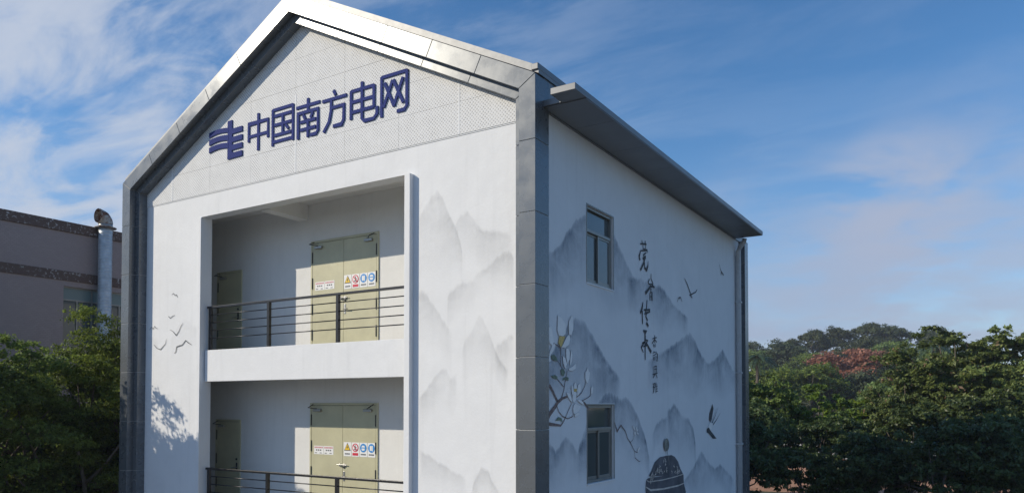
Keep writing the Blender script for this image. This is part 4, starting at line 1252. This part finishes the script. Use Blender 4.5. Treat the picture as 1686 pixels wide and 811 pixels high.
def trunk(seed, hc, rx, C, r0, lean=0.3, nl=14, stems=1):
    rng = random.Random(seed)
    m = MB()
    tops = []
    for s in range(stems):
        a = rng.uniform(0, 6.28)
        sx, sy = (0.25 * stems * math.cos(a + 2.1 * s), 0.25 * stems * math.sin(a + 2.1 * s)) if stems > 1 else (0, 0)
        lx, ly = rng.uniform(-lean, lean) + sx * 2.2, rng.uniform(-lean, lean) + sy * 2.2
        pts, rad = [], []
        for k in range(7):
            t = k / 6
            pts.append((sx + lx * t * t + 0.10 * math.sin(5 * t + a), sy + ly * t * t + 0.10 * math.cos(4 * t + a), -0.15 + t * hc))
            rad.append(r0 * (1.25 - 0.75 * t) * (1.25 if k == 0 else 1) / (stems ** 0.35))
        m.tube(pts, rad, 9)
        tops.append(pts)
    for c in list(C)[:nl]:
        pts = tops[rng.randrange(len(tops))]
        st = Vector(pts[rng.randrange(3, 6)])
        e = Vector(c)
        mid = st.lerp(e, 0.5) + Vector((rng.uniform(-.2, .2), rng.uniform(-.2, .2), -0.12 * (e - st).length))
        m.tube([st, st.lerp(mid, 0.5) + Vector((0, 0, -.03)), mid, mid.lerp(e, .55), e], [r0 * .42, r0 * .36, r0 * .28, r0 * .2, r0 * .08], 6)
    return m.mesh('trunk', M['bark'], True)


SPECIES = {}


def species(key, seed, rx, rz, hc, nblob, nleaf, leaf, mat, r0, **kw):
    tk = {k: kw.pop(k) for k in ('lean', 'nl', 'stems') if k in kw}
    cm, C = crown(seed, rx, rz, hc, nblob, nleaf, leaf, M[mat], **kw)
    SPECIES[key] = (cm, trunk(seed, hc, rx, C, r0, **tk), hc + rz)


# name, seed, crown radius, half height, crown centre height, clumps, leaves, leaf size, foliage, trunk radius
species('broad', 11, 3.4, 2.9, 6.0, 74, 19000, 0.22, 'leaf_mid', 0.20, blob=0.25, tight=0.14)
species('tall', 12, 3.2, 3.6, 6.9, 96, 30000, 0.20, 'leaf_olive', 0.20, blob=0.27, tight=0.15)
species('bright', 13, 3.2, 2.6, 5.4, 56, 12000, 0.29, 'leaf_bright', 0.17, blob=0.26, tight=0.13)
species('airy', 24, 3.3, 3.0, 6.2, 58, 12500, 0.24, 'leaf_yellow', 0.16, blob=0.25, tight=0.13)
species('low', 14, 3.0, 2.3, 4.3, 76, 20000, 0.18, 'leaf_dark', 0.12, stems=2, nl=10, blob=0.25, tight=0.14)
species('low_loose', 15, 2.9, 1.9, 4.5, 46, 12000, 0.18, 'leaf_dark', 0.11, stems=2, nl=10, blob=0.28, tight=0.14)
species('shrub', 16, 1.9, 1.5, 1.7, 34, 10000, 0.15, 'leaf_dark', 0.07, stems=3, blob=0.28, tight=0.15)
species('far', 17, 4.8, 3.6, 6.6, 52, 15000, 0.36, 'leaf_far', 0.28)
species('far_flat', 18, 5.6, 2.8, 7.4, 44, 12000, 0.36, 'leaf_far', 0.30, stems=2)
species('far_green', 19, 4.6, 3.8, 6.0, 46, 15000, 0.34, 'leaf_mid', 0.26)
species('red', 20, 4.6, 3.6, 5.8, 48, 14000, 0.34, 'leaf_red', 0.25)
species('ficus', 21, 2.5, 3.9, 5.2, 130, 80000, 0.088, 'leaf_left', 0.12, stems=3, lean=0.6, nl=44, blob=0.25, tight=0.14)
species('ficus_wide', 22, 2.6, 3.3, 4.9, 115, 70000, 0.088, 'leaf_left', 0.13, stems=3, lean=0.6, nl=44, blob=0.25, tight=0.14)
species('slender', 23, 1.15, 3.6, 5.1, 46, 26000, 0.11, 'leaf_left', 0.08, blob=0.5, nl=14)


def tree(key, name, x, y, top, label, cat='tree', group=None, zg=0.0, wide=1.0, rot=None):
    """a tree whose highest leaves reach 'top'; its foot stands on the ground at zg"""
    cm, tm, h = SPECIES[key]
    rr = random.Random(int(x * 131 + y * 17))
    s = (top - zg) / h
    e = empty(name, (x, y, zg), label, cat, group)
    a = rr.uniform(0, 6.28) if rot is None else rot
    for nm, me in (('trunk', tm), ('crown', cm)):
        put(nm, me, e, (x, y, zg), (0, 0, a), (s * wide, s * wide, s))
    return e


def on_hill(x, y):
    return max(0.0, hill_z(x, y) - 0.4)


# trees close behind the mural wall, in the building's shadow
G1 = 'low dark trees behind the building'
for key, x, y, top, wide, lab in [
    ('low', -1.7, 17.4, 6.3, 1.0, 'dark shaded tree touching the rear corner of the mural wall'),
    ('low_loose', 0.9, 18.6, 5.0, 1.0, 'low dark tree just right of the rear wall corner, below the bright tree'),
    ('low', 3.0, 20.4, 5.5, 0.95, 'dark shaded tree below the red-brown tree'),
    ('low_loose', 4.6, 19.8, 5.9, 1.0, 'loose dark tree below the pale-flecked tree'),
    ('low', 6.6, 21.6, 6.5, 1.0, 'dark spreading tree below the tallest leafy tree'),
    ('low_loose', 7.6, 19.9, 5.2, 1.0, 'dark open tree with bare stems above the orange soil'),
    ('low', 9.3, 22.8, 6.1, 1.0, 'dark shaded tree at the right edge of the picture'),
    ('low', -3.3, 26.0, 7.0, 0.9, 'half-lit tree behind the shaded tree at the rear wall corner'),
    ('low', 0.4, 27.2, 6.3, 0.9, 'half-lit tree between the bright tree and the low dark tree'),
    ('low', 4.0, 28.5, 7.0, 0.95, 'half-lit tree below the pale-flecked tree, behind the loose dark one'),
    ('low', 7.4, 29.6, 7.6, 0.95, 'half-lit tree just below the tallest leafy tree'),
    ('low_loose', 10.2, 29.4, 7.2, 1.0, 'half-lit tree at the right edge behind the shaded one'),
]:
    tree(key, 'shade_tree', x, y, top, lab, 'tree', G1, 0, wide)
for x, y, top, lab in [
    (-0.4, 16.6, 2.9, 'dark shrub at the foot of the rear wall corner'),
    (4.5, 18.2, 3.0, 'dark shrub in the middle of the lower right trees'),
    (2.0, 17.6, 2.5, 'low dark shrub below the bright tree'),
    (6.6, 19.3, 2.6, 'dark shrub near the right edge under the open tree'),
]:
    tree('shrub', 'shrub', x, y, top, lab, 'shrub', 'dark shrubs under the trees')

# sunlit trees behind them
G2 = 'sunlit trees behind the shade'
for key, x, y, top, wide, lab in [
    ('broad', -5.2, 32.4, 8.9, 0.9, 'green tree rising right beside the mural wall'),
    ('bright', -2.1, 36.3, 8.0, 0.85, 'bright yellow-green tree left of the pale-flecked tree'),
    ('bright', 0.6, 43.5, 7.6, 1.1, 'rounded light green tree below the red-brown tree'),
    ('tall', 3.0, 36.0, 8.8, 0.85, 'tree flecked with pale dry leaves left of the tallest tree'),
    ('tall', 5.3, 37.2, 11.3, 1.12, 'tallest leafy tree standing against the sky on the right'),
    ('airy', 8.9, 36.6, 11.2, 0.9, 'large green tree cut by the right edge of the picture'),
    ('bright', 8.2, 46.0, 9.2, 1.0, 'green tree filling the gap between the two tall right trees'),
    ('broad', -9.5, 42.0, 8.6, 1.0, 'green tree half hidden behind the far wall corner'),
]:
    tree(key, 'leafy_tree', x, y, top, lab, 'tree', G2, 0, wide)

# trees beyond the clearing and on the hill
G3 = 'trees beyond the orange clearing'
for key, x, y, top, wide, lab in [
    ('far_green', -18.5, 88, 11.4, 1.0, 'green tree beyond the clearing beside the near palm'),
    ('far_green', -13.0, 97, 12.6, 1.1, 'green tree beyond the clearing left of the red-brown tree'),
    ('far', -8.0, 102, 11.4, 1.0, 'grey-green tree in front of the red-brown tree'),
    ('far_green', -3.0, 90, 9.6, 1.0, 'low green tree beyond the clearing behind the rounded tree'),
    ('far_green', -1.5, 122, 15.9, 1.1, 'green domed tree right of the red-brown tree'),
    ('far', 6.0, 104, 11.5, 1.0, 'green tree beyond the clearing behind the tallest tree'),
    ('far_green', 14.5, 96, 10.5, 1.0, 'green tree beyond the clearing near the right edge'),
    ('far', 22.5, 104, 11.0, 1.0, 'tree beyond the clearing glimpsed at the right edge'),
    ('far_green', -25.5, 104, 12.5, 1.0, 'green tree behind the near palm at the wall corner'),
    ('far', -5.5, 146, 15.5, 1.1, 'dull green tree behind the domed tree'),
    ('far_green', 9.0, 140, 14.5, 1.1, 'tree on the slope behind the tallest tree'),
]:
    tree(key, 'forest_tree', x, y, top, lab, 'tree', G3, on_hill(x, y), wide)
tree('red', 'red_leaved_tree', -10.6, 120, 16.0, 'round red-brown tree among the green trees on the slope', 'tree', None, on_hill(-10.6, 120), 1.3)
tree('red', 'red_leaved_tree', -15.2, 131, 14.4, 'smaller red-brown tree left of the large round one', 'tree', None, on_hill(-15.2, 131), 0.75)

G4 = 'dark trees along the hilltop'
rh = random.Random(9)
ordn = ['first', 'second', 'third', 'fourth', 'fifth', 'sixth', 'seventh', 'eighth']
crest = [('far_flat', -45.0, 192, 22.6, 1.15), ('far', -36.5, 199, 24.4, .95), ('far', -31.5, 205, 27.2, 1.0), ('far', -25.5, 212, 28.0, 1.0), ('far', -19.0, 216, 29.4, 1.1), ('far', -12.0, 214, 28.0, 1.0), ('far_flat', -4.0, 216, 26.6, .8), ('far', 4.0, 222, 22.5, 1.0)]
for q, (key, x, y, top, wide) in enumerate(crest):
    lab = 'spreading flat-topped tree at the left end of the hilltop' if q == 0 else 'thin-crowned tree at the right end of the hilltop' if q == 6 else 'hilltop tree, {} from the left along the crest'.format(ordn[q])
    tree(key, 'hill_tree', x, y, top, lab, 'tree', G4, on_hill(x, y), wide)
slope = [('far_green', -38.5, 166, 19.5, 1.0), ('far', -30.5, 170, 21.5, 1.0), ('far_green', -24.0, 163, 18.5, 1.0), ('far', -17.0, 176, 21.8, 1.0), ('far_green', -9.0, 172, 21.0, 1.0), ('far', -2.0, 176, 20.0, 1.0), ('far', 7.0, 182, 18.0, 1.0)]
for q, (key, x, y, top, wide) in enumerate(slope):
    tree(key, 'slope_tree', x, y, top, 'tree on the slope below the crest, {} from the left'.format(ordn[q]), 'tree', 'trees on the hill slope', on_hill(x, y), wide)


def palm(x, y, top, label, seed, zg):
    rng = random.Random(seed)
    e = empty('palm_tree', (x, y, zg), label, 'palm', 'feathery palms above the trees')
    h = top - zg - 0.9
    MB().tube([(x, y, zg - .2), (x + .1, y, zg + h * .5), (x + .25, y, zg + h)], [.24, .18, .15], 9).build('trunk', M['bark'], e, smooth=True)
    for k in range(15):
        a = 2 * math.pi * k / 15 + rng.uniform(-.2, .2)
        up = rng.uniform(-0.25, 1.0)
        L = rng.uniform(2.3, 3.0)
        m = MB()
        sp = []
        for i in range(9):
            t = i / 8
            r = L * t * (0.92 - .15 * max(up, 0))
            zz_ = zg + h + up * 1.3 * t - 1.6 * t * t
            sp.append(Vector((x + .25 + math.cos(a) * r, y + math.sin(a) * r, zz_)))
        m.tube(sp, [.04 - .003 * i for i in range(9)], 5)
        side = Vector((-math.sin(a), math.cos(a), 0))
        for i in range(1, 9):
            for q in (-1, 1):
                for hf_ in (0, .5):
                    p = sp[i].lerp(sp[i - 1], hf_)
                    ln = 0.85 * (1 - 0.5 * i / 8)
                    d = (sp[i] - sp[i - 1]).normalized()
                    tip = p + side * q * ln * .8 + d * ln * .5 + Vector((0, 0, -.35 * ln))
                    m.add([p, p.lerp(tip, .5) + d * .09, tip, p.lerp(tip, .5) - d * .09], [(0, 1, 2, 3)])
        m.build('frond', M['leaf_far_plain'], e)


palm(-14.2, 72.0, 12.4, 'feathery palm next to the far end of the mural wall', 3, 0)
palm(1.6, 92.0, 14.6, 'feathery palm left of the tallest leafy tree', 4, 0.0)

# low grey wall behind the soil
bw = empty('boundary_wall', (10, 79, 0), 'low grey wall glimpsed between trunks behind the orange soil', 'wall')
for q in range(14):
    MB().box(-14 + q * 3.4, -10.63 + q * 3.4, 78.9 + .25 * q, 79.1 + .25 * q, 0, 2.5).build('wall_panel', M['block_wall'], bw)

# trees between the two buildings on the left
G5 = 'small-leaved trees between the buildings'
for key, x, y, top, wide, rot, lab in [
    ('ficus', -15.35, 0.95, 9.35, 1.0, .4, 'small-leaved tree with bare stems directly left of the grey frame'),
    ('ficus_wide', -15.7, -1.45, 8.7, 1.05, 2.0, 'small-leaved tree at the left edge below the factory wall'),
    ('ficus', -16.9, 2.9, 8.9, .95, 3.6, 'small-leaved tree in front of the factory window'),
    ('ficus_wide', -17.3, 0.3, 8.3, 1.0, 5.0, 'small-leaved tree behind the others against the factory wall'),
    ('ficus_wide', -14.6, 3.4, 7.6, .85, 1.2, 'lower small-leaved tree tucked beside the building corner'),
]:
    tree(key, 'ficus_tree', x, y, top, lab, 'tree', G5, 0, wide, rot)
for x, y, top, lab in [(-14.0, -2.1, 3.4, 'shrub under the small-leaved trees beside the grey frame'), (-13.8, -0.3, 2.9, 'low shrub at the foot of the grey frame')]:
    tree('shrub', 'shrub', x, y, top, lab, 'shrub', 'dark shrubs under the trees')
for x, y, top, wide, lab in [(-20.6, -6.2, 8.4, 1.1, 'added unseen shading tree outside the left edge in front of the factory corner'), (-17.6, -6.4, 7.2, 1.0, 'added unseen shading tree outside the left edge behind the slender trees')]:
    tree('ficus_wide', 'ficus_tree', x, y, top, lab, 'tree', G5, 0, wide)  # unseen trees added to shade the lower part of the left-hand trees
# slender trees just left of the view; their shadow falls on the white wall
for x, y, top, wide, lab in [(-15.75, -3.9, 9.85, 1.0, 'slender tree whose shadow falls on the left of the white front wall'), (-14.25, -3.75, 9.75, .85, 'slender tree whose shadow falls nearest the balcony opening'), (-15.0, -3.8, 8.6, 1.2, 'slender tree between the two taller ones left of the front wall')]:
    tree('slender', 'slender_tree', x, y, top, lab, 'tree', 'slender trees in front of the left wall', 0, wide)

# ------------------------------------------------------------------ thin morning haze
hz = MB().box(-1000, 1000, -1000, 1000, -1.0, 33.0).build('haze', None)
tag(hz, 'thin pale haze in the air over the whole place', None, None, 'stuff')
hm = bpy.data.materials.new('haze_air')
hm.use_nodes = True
hm.node_tree.nodes.clear()
ho = hm.node_tree.nodes.new('ShaderNodeOutputMaterial')
hvn = hm.node_tree.nodes.new('ShaderNodeVolumePrincipled')
hvn.inputs['Color'].default_value = (0.80, 0.87, 1.0, 1)
hvn.inputs['Density'].default_value = 0.00045
hm.node_tree.links.new(hvn.outputs[0], ho.inputs['Volume'])
hz.data.materials.append(hm)
